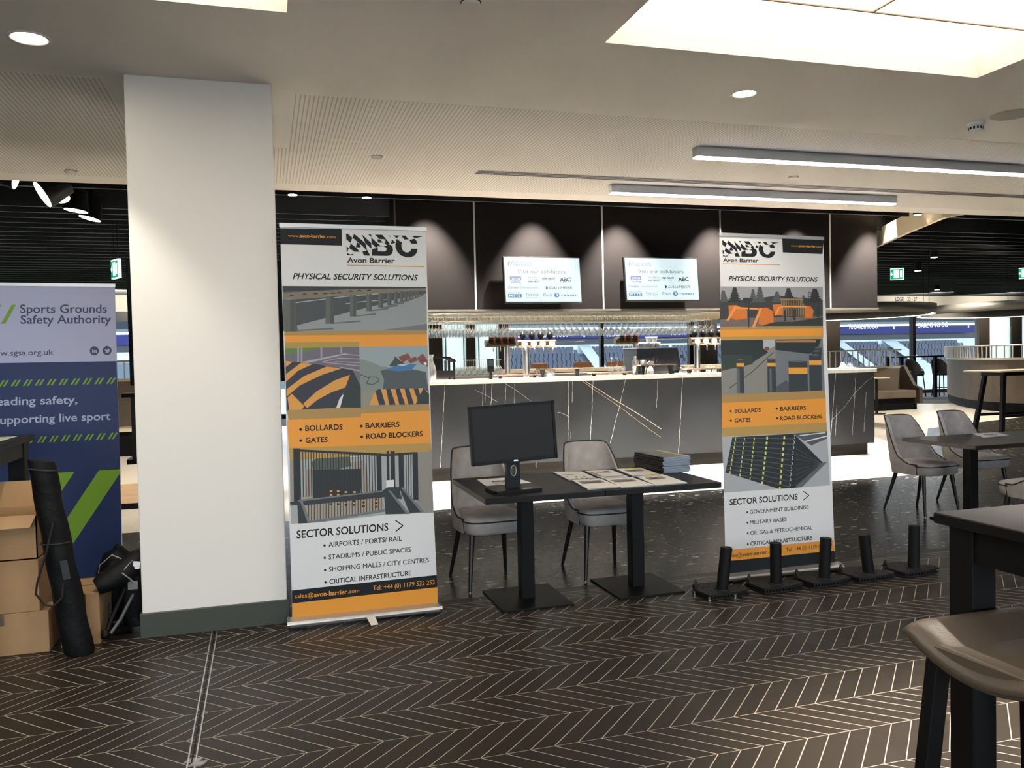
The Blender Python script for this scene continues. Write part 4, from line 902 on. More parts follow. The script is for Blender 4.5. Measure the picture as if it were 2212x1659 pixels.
    # bollards at dusk, two photos
    p.poly([(66, 985), (545, 985), (552, 1450), (76, 1470)], I('paving', '#85857f'), 3); p.poly([(66, 985), (430, 985), (480, 1100), (340, 1190), (76, 1260)], I('court_dark', '#20292a'), 4); p.poly([(68, 1120), (345, 1120), (348, 1200), (76, 1258)], I('hedge2', '#2c3a31'), 5)
    p.poly([(440, 985), (545, 985), (545, 1040), (460, 1080), (440, 1060)], I('glasslight', '#a9b4ba'), 4); p.line([(145, 1410), (340, 1270), (530, 1095)], 9, I('groove', '#4c4e4c'), 5); p.poly([(450, 1050), (490, 1050), (490, 1078), (450, 1078)], I('crate', ''), 6)
    p.poly([(545, 982), (960, 975), (978, 1440), (552, 1455)], I('grey_road', '#6e747b'), 3); p.poly([(545, 982), (945, 978), (905, 1100), (830, 1110), (545, 1075)], I('court_dark', ''), 4)
    p.poly([(552, 995), (900, 990), (900, 1010), (552, 1010)], I('lit_trim', '#b07a4a'), 5); p.poly([(552, 1400), (640, 1340), (700, 1400), (700, 1450), (556, 1455)], I('shade_road', '#4a5058'), 4)
    NB, OB = I('bollard_dark', '#2f363b'), I('bollard_band', '#e6a23c')
    for x0, x1, yt, yb, ba, bb in ((205, 268, 1160, 1455, 1192, 1222), (474, 546, 1155, 1445, 1190, 1220), (660, 824, 1175, 1448, 1230, 1285), (840, 946, 1120, 1440, 1168, 1208), (862, 948, 1085, 1125, 0, 0), (885, 948, 1055, 1090, 0, 0)):
        p.poly([(x0, yt), (x1, yt), (x1+6, yb), (x0+4, yb)], NB, 6); p.poly([(x0, yt), ((x0+x1)/2, yt-8), (x1, yt), ((x0+x1)/2, yt+10)], I('bollard_cap', '#565d60'), 7)
        if ba: p.poly([(x0, ba), (x1+1, ba), (x1+2, bb), (x0+1, bb)], OB, 7)
    p.poly([(205, 1240), (232, 1240), (236, 1455), (210, 1455)], I('bollard_shine', '#5a6266'), 7); p.poly([(492, 1240), (512, 1240), (516, 1440), (496, 1440)], I('bollard_shine', ''), 7)
    p.poly([(76, 1470), (980, 1430), (985, 1500), (78, 1545)], I('belt_tint', ''), 8); p.poly([(78, 1540), (985, 1500), (992, 1780), (80, 1820)], M_ORANGE, 8)
    p.fr(1540, 880, .2532)
    T = lambda s, x0, y0, x1, y1, c, b=.02: p.text(s, x0, y0, x1, y1, c, M_INK, b, 0, 10)
    T('BOLLARDS', 184, 47, 408, 37, 32); T('GATES', 184, 128, 321, 122, 33); T('BARRIERS', 573, 28, 794, 20, 32); T('ROAD BLOCKERS', 574, 108, 934, 92, 32)
    for x, y in ((152, 32), (153, 113), (544, 11), (547, 92)): p.disc(x, y, 9, M_INK, 10)
    p.poly([(77, 175), (968, 128), (972, 205), (78, 250)], I('belt_tint2', ''), 9)
    p.poly([(78, 250), (972, 205), (998, 665), (92, 728)], I('snowroad', '#a9adb2'), 7); p.poly([(690, 222), (972, 205), (974, 265), (840, 325), (720, 250)], I('fenceback', '#4d5658'), 8); p.line([(740, 240), (960, 215)], 8, M_PWHITE, 9); p.line([(790, 290), (972, 245)], 10, M_PWHITE, 9)
    BK_ = I('wedge_black', '#1d2123'); RB = I('wedge_rib', '#4e5557')
    p.poly([(165, 255), (690, 225), (935, 470), (690, 690), (560, 695), (105, 555)], BK_, 9); p.poly([(690, 690), (935, 470), (975, 465), (760, 680)], I('ramp_grey', '#5d6265'), 9)
    for i in range(10):
        f_ = i/9; xa, ya, xb, yb = 165-60*f_, 262+295*f_, 692-40*f_, 268+410*f_; p.line([(xa, ya), ((xa+xb)/2, ya+(yb-ya)*.42), (xb, yb)], 6, RB, 10)
        p.line([(xb, yb-32), (xb+8, yb-16), (xb, yb)], 4, M_PWHITE, 11)
    for i in range(8): p.line([(705, 350+i*45), (930, 480)], 3, RB, 10)
    YL2 = I('wedge_yellow', '#d9dc74')
    for xa, ya, xb, yb, n in ((192, 272, 145, 555, 9), (268, 270, 230, 578, 9), (352, 268, 316, 605, 10), (462, 262, 420, 645, 10), (608, 258, 570, 690, 10)):
        for i in range(n):
            f_ = i/(n-1); x, y = xa+(xb-xa)*f_, ya+(yb-ya)*f_; w_ = 4+3*(xa > 400); p.poly([(x-w_, y-12), (x+w_, y-12), (x+w_-1, y+12), (x-w_-1, y+12)], YL2, 11)
    p.poly([(92, 728), (998, 665), (1028, 1130), (105, 1218)], M_PWHITE, 8)
    T('SECTOR SOLUTIONS', 142, 834, 722, 785, 50); p.line([(768, 715), (818, 750), (768, 793)], 7, M_INK, 11)
    for s, x0, y0, x1, y1 in (('GOVERNMENT BUILDINGS', 314, 908, 814, 866), ('MILITARY BASES', 316, 998, 627, 970), ('OIL GAS & PETROCHEMICAL', 318, 1088, 846, 1040), ('CRITICAL INFRASTRUCTURE', 319, 1180, 845, 1128)):
        p.text(s, x0, y0, x1, y1, 33, M_INK, .018, 0, 10); p.disc(x0-22, y0-14, 8, M_INK, 10)
    p.poly([(105, 1218), (1028, 1130), (1036, 1222), (112, 1312)], M_ORANGE, 9)
    BR_ = mat('ink_brown', '#5a3b1c', .5)
    p.text('sales@', 128, 1282, 247, 1270, 30, BR_, .004, 0, 11).text('avon-barrier', 249, 1270, 462, 1248, 32, BR_, .02, 0, 11).text('.com', 466, 1247, 536, 1240, 26, BR_, .004, 0, 11).text('Tel: +44 (0) 1179 535 252', 622, 1230, 1016, 1190, 32, BR_, .004, 0, 11)
    p.poly([(112, 1312), (1036, 1222), (1046, 1345), (110, 1450)], M_INK, 9); p.fr(0, 0, 1)
banner('tall roller banner on the right behind the toy sized bollards, its photos showing orange barriers', [(1555, 510), (1778, 519), (1804, 1221), (1568, 1247)], 4.83, .04, None, draw2, M_PWHITE)
# blue and lavender banner on the left
LAV = mat('print_lavender', '#d0d6fb', .5); NAVY = mat('print_navy', '#253a70', .5); SLATE = mat('print_slate', '#42506f', .5); LIME = mat('print_lime', '#8abf35', .5)
PTX = mat('print_pale_text', '#c6d2f2', .5)
def draw3(p):
    p.fr(0, 500, .28933)
    p.poly([(-420, 990), (870, 968), (898, 1750), (910, 2565), (-420, 2800)], NAVY, 1)
    for o in (-108, 0): p.poly([(88+o, 548), (120+o, 547), (40+o, 688), (5+o, 690)], LIME, 2)
    p.text('Sports Grounds', 150, 608, 798, 606, 62, SLATE, .015).text('Safety Authority', 153, 688, 830, 684, 62, SLATE, .015).text('www.sgsa.org.uk', -105, 930, 398, 920, 40, SLATE, .005)
    for x, y in ((704, 891), (800, 889)): p.disc(x, y, 34, SLATE, 3)
    p.text('in', 688, 906, 722, 905, 28, LAV, .03, 0, 5); p.poly([(782, 905), (795, 900), (782, 885), (786, 876), (800, 886), (808, 874), (818, 880), (818, 896), (806, 908)], LAV, 5)
    for k in range(14):
        x = 838-k*89; y = 1113+k*2.2
        for o in (-22, 8): p.poly([(x+o+6, y-22), (x+o+22, y-23), (x+o-8, y+24), (x+o-24, y+25)], LIME, 2)
        if k < 13:
            x = 850-k*88; y = 1525+k*4.5
            for o in (-22, 8): p.poly([(x+o+6, y-22), (x+o+22, y-24), (x+o-8, y+24), (x+o-24, y+26)], LIME, 2)
    p.text('Leading safety,', -80, 1300, 578, 1284, 60, PTX, .014).text('Supporting live sport', -50, 1440, 826, 1405, 60, PTX, .014)
    p.fr(0, 900, .34954)
    p.poly([(610, 333), (742, 325), (740, 352), (400, 862), (320, 868), (320, 770)], LIME, 2); p.poly([(250, 350), (460, 342), (150, 800), (20, 820)], LIME, 2); p.fr(0, 0, 1)
banner('lavender and navy roller banner with lime slashes, at the far left behind the boxes', [(-60, 617), (248, 620), (266, 1237), (-60, 1277)], 6.5, 0, None, draw3, LAV)
# ================================================================== tables, monitor, papers
TZ_ = .72
def ped_table(name, label, x0, x1, y0, y1, z, base=.235, grp=None, col=.075, m=M_BLACKWOOD):
    cx, cy = (x0+x1)/2, (y0+y1)/2; t = thing(name, label, 'table', (cx, cy, 0), 0, grp); hx, hy = (x1-x0)/2, (y1-y0)/2
    MB().box((-hx, -hy, z-.035), (hx, hy, z), m).build('tabletop', t, .002, 1)
    MB().box((-col/2, -col/2, .01), (col/2, col/2, z-.035), M_BLACK).build('pedestal', t, .003, 1)
    MB().box((-base, -base*1.08, 0), (base, base*1.08, .012), M_BLACK).build('base_plate', t, .002, 1)
    MB().box((-.2, -.02, z-.05), (.2, .02, z-.035), M_BLACK).build('support_bar', t)
    return t
FLt, FRt = fl(1043, 1076, TZ_), fl(1553, 1045, TZ_); BLt = fl(985, 1031, TZ_)
tx0, tx1 = 1.165, 2.665; ty0, ty1 = 4.50, 5.36; tm = 1.895
ped_table('pedestal_table', 'black pedestal table carrying the monitor, pushed against another', tx0, tm-.001, ty0, ty1, TZ_, .225, 'display tables', .085)
ped_table('pedestal_table', 'black pedestal table carrying the magazine stack, by the second banner', tm+.001, tx1, ty0, ty1, TZ_, .225, 'display tables', .085)
ZT = TZ_+.0006
def paper(name, label, cat, px, z=ZT, th=.0012, m=M_PWHITE, draw=None, cover=None, grp=None):
    pts = [fl(x, y, z) for x, y in px]; c = sum(pts, V())/4; t = thing(name, label, cat, (c.x, c.y, z), 0, grp)
    loc = [p-c for p in pts]
    MB().prism([(p.x, p.y, 0) for p in loc], (0, 0, th), m).build('sheet' if th < .003 else 'pages', t)
    g = MB()
    if cover: g.prism([(p.x, p.y, th) for p in loc], (0, 0, .0008), cover)
    a, b, d = loc[0], loc[1]-loc[0], loc[3]-loc[0]
    def U(u, v, L=0): q = a+b*u+d*v; return (q.x, q.y, th+.0011+L*.0004)
    if draw: draw(g, U)
    if g.v: g.build('print', t)
    return t
def rect(g, U, u0, v0, u1, v1, m, L=0): g.poly([U(u0, v0, L), U(u1, v0, L), U(u1, v1, L), U(u0, v1, L)], m)
def p_logo(g, U):
    random.seed(2)
    for i in range(16):
        u = .28+.035*i; rect(g, U, u, .35+.08*random.random(), u+.028, .5+.12*random.random(), M_INK)
    rect(g, U, .28, .68, .6, .71, M_ORANGE); rect(g, U, .3, .74, .7, .78, M_INK)
paper('paper_sheet', 'single white sheet with a dark logo behind the monitor foot', 'paper', [(1030, 1036), (1110, 1031), (1148, 1043), (1050, 1050)], draw=p_logo)
GRY = I('print_grey', '#7d7671'); YEL = I('print_yellow', '#d3c23c'); DKP = I('print_dark', '#3a3836'); PALE = mat('brochure_pale', '#ddd8d2', .35)
def bro(kind):
    def f(g, U):
        if kind == 0:
            rect(g, U, .12, .38, .5, .46, GRY)
            for u, v in ((.12, .62), (.42, .62), (.7, .62), (.3, .85), (.5, .85), (.66, .85)): rect(g, U, u, v, u+.05, v+.12, DKP)
        elif kind == 1:
            rect(g, U, .04, .2, .16, .8, GRY); rect(g, U, .26, .22, .62, .3, DKP); rect(g, U, .3, .34, .75, .4, GRY); rect(g, U, .62, .16, .8, .26, DKP); rect(g, U, .1, .84, .9, .92, GRY)
        elif kind in (2, 3):
            rect(g, U, .3, .02, .8, .14, YEL); rect(g, U, .16, .24, .8, .5, GRY); rect(g, U, .3, .3, .55, .46, DKP, 1)
        else:
            rect(g, U, .6, .06, .85, .1, GRY); rect(g, U, .1, .2, .9, .5, GRY); rect(g, U, .22, .34, .8, .46, DKP, 1)
    return f
br = lambda x, y: (1180+x*.14467, 970+y*.14467)
BQ = [('white product brochure with small bollard pictures, back row nearest the monitor', 0, [(100, 355), (520, 345), (735, 440), (330, 470)]),
      ('white brochure with a grey picture column, middle of the back row', 1, [(580, 340), (960, 320), (1225, 425), (830, 448)]),
      ('brochure with a yellow header, back row nearest the magazine stack', 2, [(1040, 310), (1410, 288), (1680, 385), (1285, 412)]),
      ('brochure with a wide brown photo, front row nearest the monitor', 4, [(385, 480), (795, 450), (1098, 575), (620, 612)]),
      ('brochure with a thin dark photo strip, middle of the front row', 5, [(860, 455), (1270, 432), (1610, 550), (1115, 585)]),
      ('brochure with a yellow header and dark photo, front right on the tables', 3, [(1345, 425), (1730, 388), (2105, 515), (1625, 552)])]
for lb, kd, q in BQ: paper('brochure', lb, 'brochure', [br(*v) for v in q], th=.006, draw=bro(kd), cover=PALE, m=mat('paper_edge', '#8f9aa3', .6), grp='brochures on the display tables')
# magazine stack, each one a thing
q = [fl(*v, ZT) for v in (br(1365, 265), br(1740, 225), br(2085, 340), br(1680, 372))]
sa, sb, sd = q[3], (q[2]-q[3]), (q[0]-q[3])
M_MAGK = mat('magazine_spine', '#131416', .35); M_PG = mat('magazine_pages', '#8f9fb0', .6); M_COV = mat('magazine_cover', '#2b2c29', .3)
c0 = sa+sb*.5+sd*.5; u_ = sb.normalized(); ang = atan2(u_.y, u_.x); hl, hd = sb.length/2, sd.length/2; random.seed(9)
NM = 15
for k in range(NM):
    t = thing('magazine', 'glossy black magazine on top of the table pile, yellow stripe on its cover' if k == NM-1 else 'black spined magazine in the neat pile at the far table corner', 'magazine', (c0.x+random.uniform(-.006, .006), c0.y+random.uniform(-.006, .006), ZT+k*.0072), ang+R(random.uniform(-1.5, 1.5)), 'magazines in the pile')
    MB().box((-hl+.004, -hd, .0008), (hl, hd-.001, .0062), M_PG).build('pages', t)
    b = MB(); b.box((-hl, -hd, 0), (hl, hd, .0008), M_COV); b.box((-hl, -hd, .0062), (hl, hd, .007), M_COV); b.box((-hl, -hd, 0), (-hl+.003, hd, .007), M_MAGK)
    if k == NM-1: b.box((hl-.035, -hd, .0071), (hl-.012, hd, .0074), YEL); b.box((-hl+.05, hd-.09, .0071), (-hl+.16, hd-.085, .0074), I('rust', '#8a7a5a'))
    b.build('cover', t)
# monitor
mq = fl(1112, 1060, TZ_); mz = TZ_
t = thing('computer_monitor', 'black flat monitor on a height adjustable stand, switched on but dark', 'monitor', (mq.x, mq.y+.02, mz+.0003), R(4))
MB().prism([(-.155, -.07, 0), (-.14, -.1, 0), (.14, -.1, 0), (.155, -.07, 0), (.15, .09, 0), (-.15, .09, 0)], (0, 0, .016), mat('monitor_plastic', '#0e0f10', .45, spec=.2)).build('foot', t, .004, 2)
MB().box((.03, -.085, .016), (.09, -.055, .0166), mat('sticker_grey', '#8d8a80', .5)).build('sticker', t)
st_ = MB(); KM = mat('stand_slate', '#131a1f', .45, spec=.25)
for a_, b_, z0, z1 in ((-.043, .043, .016, .085), (-.043, -.017, .085, .15), (.017, .043, .085, .15), (-.043, .043, .15, .36)): st_.box((a_, .0, z0), (b_, .035, z1), KM)
st_.build('stand', t)
rg = MB(); rg.tube([(.017*cos(a), -.001, .1175+.032*sin(a)) for a in [2*pi*k/20 for k in range(20)]], .003, M_CHROME, 6, True); rg.build('cable_ring', t)
mt = Matrix.Translation((0, -.02, .345)) @ Matrix.Rotation(R(-3), 4, 'X') @ Matrix.Rotation(R(-1.9), 4, 'Y'); MP = mat('monitor_plastic', '')
hw, hh = .271, .174
MB().box((-hw, 0, -hh), (hw, .03, hh), MP, mt).build('housing', t, .004, 2)
fr_ = MB()
for a_, b_ in (((-hw, -.006, hh-.016), (hw, 0, hh)), ((-hw, -.006, -hh), (hw, 0, -hh+.02)), ((-hw, -.006, -hh), (-hw+.016, 0, hh)), ((hw-.016, -.006, -hh), (hw, 0, hh))): fr_.box(a_, b_, MP, mt)
bz = fr_.build('bezel', t)
MB().box((-hw+.015, -.0012, -hh+.019), (hw-.015, .001, hh-.015), mat('panel_dark', '#121212', .4, spec=.25), mt).build('screen', t)
lg = MB(); vs, fs = glyph('DELL', .03, 0); lg.add([mt @ V((-.014+.028*u, -.0068, -hh+.007+.008*v)) for u, v in vs], fs, em('logo_lit', '#cfe2ea', 1.2)); lg.build('maker_mark', t)
# ================================================================== chairs
def make_chair(label, loc, rz, grp):
    t = thing('upholstered_chair', label, 'chair', loc, rz, grp)
    # wrap-round shell: profile along a U from the front left, round the back, to the front right
    N = 36; outer, inner = [], []
    def prof(s):
        a = s*2-1                                     # -1 .. 1
        ang = a*R(118); w_, d_ = .235, .235
        x = math.copysign(abs(sin(ang))**.62, sin(ang))*w_; yy = math.copysign(abs(cos(ang))**.62, cos(ang))*d_
        return x, yy
    us = [i/N for i in range(N+1)]
    def top(s):
        a = abs(s*2-1); k = max(0, min(1, (a-.34)/.5)); k = k*k*(3-2*k)
        return .885*(1-k)+.475*k - .05*max(0, (a-.17))**1.2*(1 if a < .5 else .3)
    rows_o, rows_i = [], []
    M_ = 9
    for j in range(M_+1):
        v = j/M_; ro_, ri = [], []
        for s in us:
            x, yy = prof(s); zt = top(s); z = .37+(zt-.37)*v
            back = max(0, yy)/.235; lean = back*max(0, z-.45)*.26; nar = 1-.14*max(0, z-.5)/.39
            low = 1-.05*(1-min(1, (z-.37)/.1))
            ro_.append(V((x*nar*low, yy*low+lean, z))); f_ = .87
            ri.append(V((x*f_*nar*low, yy*f_*low+lean-.004*back, z)))
        rows_o.append(ro_); rows_i.append(ri)
    b = MB(); b.grid(rows_o, M_FABRIC); b.grid([r[::-1] for r in rows_i], M_FABRIC)
    b.grid([rows_o[-1], rows_i[-1]], M_FABRIC); b.grid([rows_i[0], rows_o[0]], M_FABRIC)
    for e in (0, -1): b.grid([[r[e] for r in rows_o], [r[e] for r in rows_i]], M_FABRIC)
    b.build('shell', t)
    pp = MB(); pp.tube([p+V((0, 0, .003)) for p in rows_o[-1]], .0055, M_PIPE, 6)
    for e in (0, -1): pp.tube([r[e] for r in rows_o], .005, M_PIPE, 6)
    pp.build('piping', t)
    # seat cushion
    st_ = MB(); out = []
    for k in range(40):
        a = 2*pi*k/40; out.append((math.copysign(abs(cos(a))**.42, cos(a))*.212, math.copysign(abs(sin(a))**.42, sin(a))*.225-.035))
    rows = []
    for z, f_ in ((.37, .93), (.385, 1.0), (.44, 1.03), (.455, 1.03), (.474, .985), (.485, .85), (.49, .5), (.491, .05)): rows.append([V((x*f_, (y+.035)*f_-.035, z)) for x, y in out])
    st_.grid(rows, M_FABRIC, True, True); st_.poly([v for v in rows[0]][::-1], M_FABRIC); st_.poly(rows[-1], M_FABRIC); st_.build('seat', t)
    fp = MB(); fp.tube([(x*1.035, (y+.035)*1.035-.035, .452) for x, y in out if y < -.06 or 1], .005, M_PIPE, 6, True); fp.build('seat_piping', t)
    for sx in (-1, 1):
        MB().cyl((sx*.205, -.225, 0), (sx*.165, -.17, .40), .0105, M_LEGW, .021, 14).build('leg', t); MB().cyl((sx*.205, .255, 0), (sx*.155, .14, .40), .0105, M_LEGW, .021, 14).build('leg', t)
        for y_ in (-.225, .255): MB().cyl((sx*.205, y_, 0), (sx*.205, y_, .006), .011, M_ALU, n=10).build('glide', t)
    return t
c1 = make_chair('grey velvet chair behind the monitor, at the table end near the first banner', (1.415, 5.41, 0), R(3), 'grey velvet chairs')
dup(c1, (2.225, 5.38, 0), R(-1), 'grey velvet chair behind the brochures, middle of the display tables')
dup(c1, (5.82, 6.28, 0), R(4), 'grey velvet chair fully in view, nearest the second banner, at the right hand table')
dup(c1, (6.60, 6.45, 0), R(2), 'grey velvet chair half hidden behind the right hand table pedestal')
dup(c1, (5.64, 4.86, 0), R(182), 'grey velvet chair with its back cut off by the right edge')
# right-hand café tables
ped_table('cafe_table', 'dark brown cafe table with a sheet of paper, beyond the tall dark table', 5.52, 6.24, 5.38, 6.19, .715, .22, None, .085, mat('dark_brown_wood', '#2a2421', .3))
ped_table('cafe_table', 'dark brown cafe table cut off at the right edge, pushed to the other', 6.243, 6.97, 5.38, 6.19, .715, .22, None, .085, mat('dark_brown_wood', ''))
paper('paper_sheet', 'white printed sheet lying on the right hand cafe table', 'paper', [(2100, 937), (2150, 934), (2180, 940), (2125, 945)], z=.7156, draw=p_logo)
# ================================================================== toy sized bollard row
BL = mat('bollard_black', '#111213', .6, spec=.2); BP = mat('plate_black', '#1b1b1b', .65, spec=.25); HOLE = mat('hole_black', '#050505', .9); BC = mat('bolt_zinc', '#d6d6d2', .3, .8)
bx = [(1548, 1281, 4), (1657, 1265, 0), (1758, 1253, 2), (1861, 1245, -4), (1966, 1237, 1)]
ords = ('first', 'second', 'third', 'fourth', 'fifth')
for k, (px, py, lean) in enumerate(bx):
    q = fl(px, py); t = thing('model_bollard', '%s black model bollard from the display table, on its own flat plate' % ords[k], 'model bollard', (q.x, 4.60, .0), R(1), 'model bollards in a row')
    z1 = .045; hl = .19
    pts = [(-.14, -.13), (.05, -.13), (.168, -.1), (.168, -.03), (.10, .0), (.08, .11), (-.03, .13), (-.12, .11), (-.155, .03)]
    b = MB(); b.prism([(x, y, .028) for x, y in pts], (0, 0, .012), BP); b.prism([(x*.985, y*.985, .004) for x, y in pts], (0, 0, .008), BP)
    b.build('base_plate', t, .001, 1)
    e = MB()
    for i in range(9):
        f_ = i/8; e.box((-.138+.186*f_, -.128, .012), (-.133+.186*f_, -.12, .028), BP)
    for (xa, ya), (xb, yb) in zip(pts, pts[1:]+pts[:1]): e.prism([(xa*.9, ya*.9, .012), (xb*.9, yb*.9, .012), (xb*.88, yb*.88, .012), (xa*.88, ya*.88, .012)], (0, 0, .016), BP)
    e.build('edge_web', t)
    h = MB(); random.seed(20+k)
    for i in range(26):
        x, y = random.uniform(-.13, .15), random.uniform(-.11, .10)
        if math.hypot(x, y+.05) > .06 and (y < 0 or x < .08): h.cyl((x, y, .0395), (x, y, .0405), .008, HOLE, n=10)
    h.build('holes', t)
    f = MB(); f.prism([(-.155, .0, .03), (-.13, .09, .03), (-.10, .11, .07), (-.14, .05, .065)], (.012, -.006, 0), BP); f.build('hinge_flap', t)
    if k == 0:
        for x, y in ((-.135, -.125), (.045, -.125), (-.15, .025)):
            MB().cyl((x, y, 0), (x, y, .012), .007, BC, n=10).cyl((x, y, .014), (x, y, .026), .006, BC, .009, 10).build('bolt', t)
    else: MB().cyl((-.16, -.12, .0), (-.16, -.12, .006), .006, BP, n=10).build('foot', t)
    L = lean/100
    tb = MB(); TY = -.05; tb.cyl((0, TY, .04), (L*.9, TY, .30 if k != 4 else .325), .036, BL, n=28); tb.lathe([(.05, .0401), (.05, .043), (.038, .046)], BP, (0, -.05, 0), n=28, caps=False)
    if k in (4, 0): tb.cyl((L*.9, TY, .3005 if k != 4 else .3255), (L*.9, TY, .3012 if k != 4 else .3262), .031, HOLE, n=24)
    tb.build('bollard_tube', t)
# ================================================================== left corner: boxes, bags, tall desk
def carton(label, x0, x1, y0, y1, z0, z1, open_=False, tape=True):
    t = thing('cardboard_box', label, 'box', ((x0+x1)/2, (y0+y1)/2, z0)); hx, hy, h = (x1-x0)/2, (y1-y0)/2, z1-z0
    b = MB()
    if open_:
        th = .006
        b.box((-hx, -hy, 0), (hx, hy, th), M_CARD); b.box((-hx, -hy, 0), (hx, -hy+th, h), M_CARD); b.box((-hx, hy-th, 0), (hx, hy, h), M_CARDD); b.box((-hx, -hy, 0), (-hx+th, hy, h), M_CARD); b.box((hx-th, -hy, 0), (hx, hy, h), M_CARD)
        b.build('body', t)
        MB().prism([(-hx, -hy, h), (hx, -hy, h), (hx-.02, -hy-.05, h-.06), (-hx, -hy-.05, h-.06)], (0, .004, 0), M_CARD).build('front_flap', t)
        MB().prism([(-hx, hy, h), (hx, hy, h), (hx+.01, hy+.03, h+.14), (-hx, hy+.03, h+.14)], (0, .004, 0), M_CARDD).build('rear_flap', t)
        MB().prism([(-hx, -hy+.02, h), (-hx, hy-.01, h), (-hx-.04, hy-.03, h+.15), (-hx-.04, -hy+.05, h+.12)], (.004, 0, 0), M_CARDD).build('side_flap', t)
        MB().prism([(hx, -hy+.02, h), (hx, hy-.01, h), (hx+.05, hy-.03, h+.09), (hx+.05, -hy+.05, h+.08)], (.004, 0, 0), M_CARDD).build('side_flap', t)
    else:
        b.box((-hx, -hy, 0), (hx, hy, h), M_CARD); b.build('body', t, .004, 2)
        f = MB(); f.box((-hx+.002, -.004+0, h+.0002), (hx-.002, .004, h+.0012), mat('carton_seam', '#5e4a35', .8)); f.build('seam', t)
    if tape: MB().box((-.03, -hy-.0006, h*.72), (.03, -hy-.0001, h), glass_mat('parcel_tape', (.85, .8, .7), .15, .2)).build('parcel_tape', t)
    return t
bxL = -1.62
carton('brown cardboard box at the bottom of the stack behind the long black bag', bxL, -1.145, 4.9, 5.28, 0, .222)
carton('brown cardboard box in the middle of the stack, tape across its front', bxL, -1.185, 4.9, 5.27, .2225, .497)
carton('open cardboard box with raised flaps on top of the stack', bxL+.02, -1.19, 4.92, 5.25, .4975, .735, True)
sb_ = carton('small closed cardboard box on the floor between the long bag and the black bags', -1.10, -.905, 4.94, 5.3, 0, .285)
MB().box((.0977, .02, .03), (.0985, .14, .17), mat('label_grey', '#8f8b80', .6)).build('shipping_label', sb_)
for k in range(6): MB().box((.0986, .03, .045+k*.018), (.0989, .06+.01*(k % 3)*2, .05+k*.018), M_INK).build('label_print', sb_)
t = thing('tube_bag', 'long black padded tube bag standing on end, leaning against the boxes', 'bag', (-.985, 4.80, 0))
ax0, ax1 = V((0, 0, .004)), V((-.145, .005, 1.03)); d = (ax1-ax0).normalized()
rings = []; random.seed(4)
for j in range(25):
    v = j/24; c_ = ax0+(ax1-ax0)*v; r = (.077-.012*v)*(1 if 0 < j < 24 else .93)
    rings.append([c_+V((cos(a)*r*(1+.05*sin(3*a+j*.9)), sin(a)*r*.8*(1+.05*cos(2*a+j*1.3)), -cos(a)*r*.14)) for a in [2*pi*k/22 for k in range(22)]])
b = MB(); b.grid(rings, M_NYLON, True, True); b.poly(rings[0][::-1], M_NYLON); b.poly(rings[-1], M_NYLON); b.build('sleeve', t)
sp = [(-.08, -.075, .72), (-.115, -.1, .56), (-.16, -.095, .42), (-.17, -.09, .36), (-.13, -.09, .3), (-.09, -.09, .29), (-.05, -.09, .33), (-.045, -.075, .4)]
MB().tube(sp, .006, mat('strap_black', '#15120f', .8), 6).build('strap', t)
MB().tube([(-.09+.07*cos(a), .0+.056*sin(a), .6) for a in [2*pi*k/24 for k in range(24)]], .004, M_PIPE, 6, True).build('seam_band', t)
MB().tube([(-.132+.068*cos(a), .0+.055*sin(a), .985-.009*cos(a)) for a in [2*pi*k/24 for k in range(24)]], .005, M_PIPE, 6, True).build('seam_band', t)
MB().box((.005, -.082, .42), (.04, -.078, .52), mat('rubber_patch', '#202124', .5), Matrix.Rotation(R(-8), 4, 'Y') @ Matrix.Translation((.01, 0, 0))).build('badge', t)
def lump(pts, radii, m, n=16, sq=.85, wob=.06):
    g = []; P = [V(p) for p in pts]
    for i, p in enumerate(P):
        dd = (P[min(i+1, len(P)-1)]-P[max(i-1, 0)]).normalized(); u = dd.cross(V((0, 0, 1)));  u = u.normalized() if u.length > .01 else V((1, 0, 0)); w_ = u.cross(dd)
        g.append([p+(u*cos(a)+w_*sin(a)*sq)*radii[i]*(1+wob*sin(3*a+i*1.7)) for a in [2*pi*k/n for k in range(n)]])
    b = MB(); b.grid(g, m, True, True); b.poly(g[0], m); b.poly(g[-1][::-1], m); return b
t = thing('tripod_bag', 'black padded tripod bag slumped across the small box against the column', 'bag', (-.785, 5.07, .04))
lump([(-.135, -.12, .27), (-.10, -.11, .285), (-.0, -.06, .33), (.07, -.02, .39), (.1, 0, .41)], [.05, .068, .075, .07, .04], M_NYLON).build('body', t)
lump([(.03, .02, .01), (.04, .02, .12), (.03, .0, .24), (.03, -.02, .33)], [.07, .085, .08, .06], M_NYLON).build('lower_body', t)
MB().tube([(-.06, -.16, .30), (-.0, -.125, .345), (.05, -.09, .40), (.09, -.06, .42)], .004, mat('reflective_trim', '#9a9a9a', .4), 6).build('reflective_piping', t)
MB().tube([(.0, -.14, .34), (.035, -.12, .3), (.06, -.09, .26)], .004, mat('reflective_trim', '')).build('reflective_piping', t)
MB().box((.045, -.118, .355), (.08, -.108, .395), M_PWHITE, Matrix.Rotation(R(10), 4, 'Y') @ Matrix.Translation((-.06, .01, 0))).build('tag', t)
MB().box((.02, -.10, .235), (.07, -.09, .28), mat('grey_panel', '#6d7070', .6)).build('mesh_panel', t)
MB().tube([(.0, -.04, .24), (-.06, -.1, .10), (-.085, -.15, .03)], .014, M_BLACK, 8).build('tripod_leg', t); MB().tube([(.04, -.05, .2), (-.02, -.12, .08), (-.065, -.16, .02)], .010, mat('leg_grey', '#55575a', .4, .3), 8).build('tripod_leg', t)
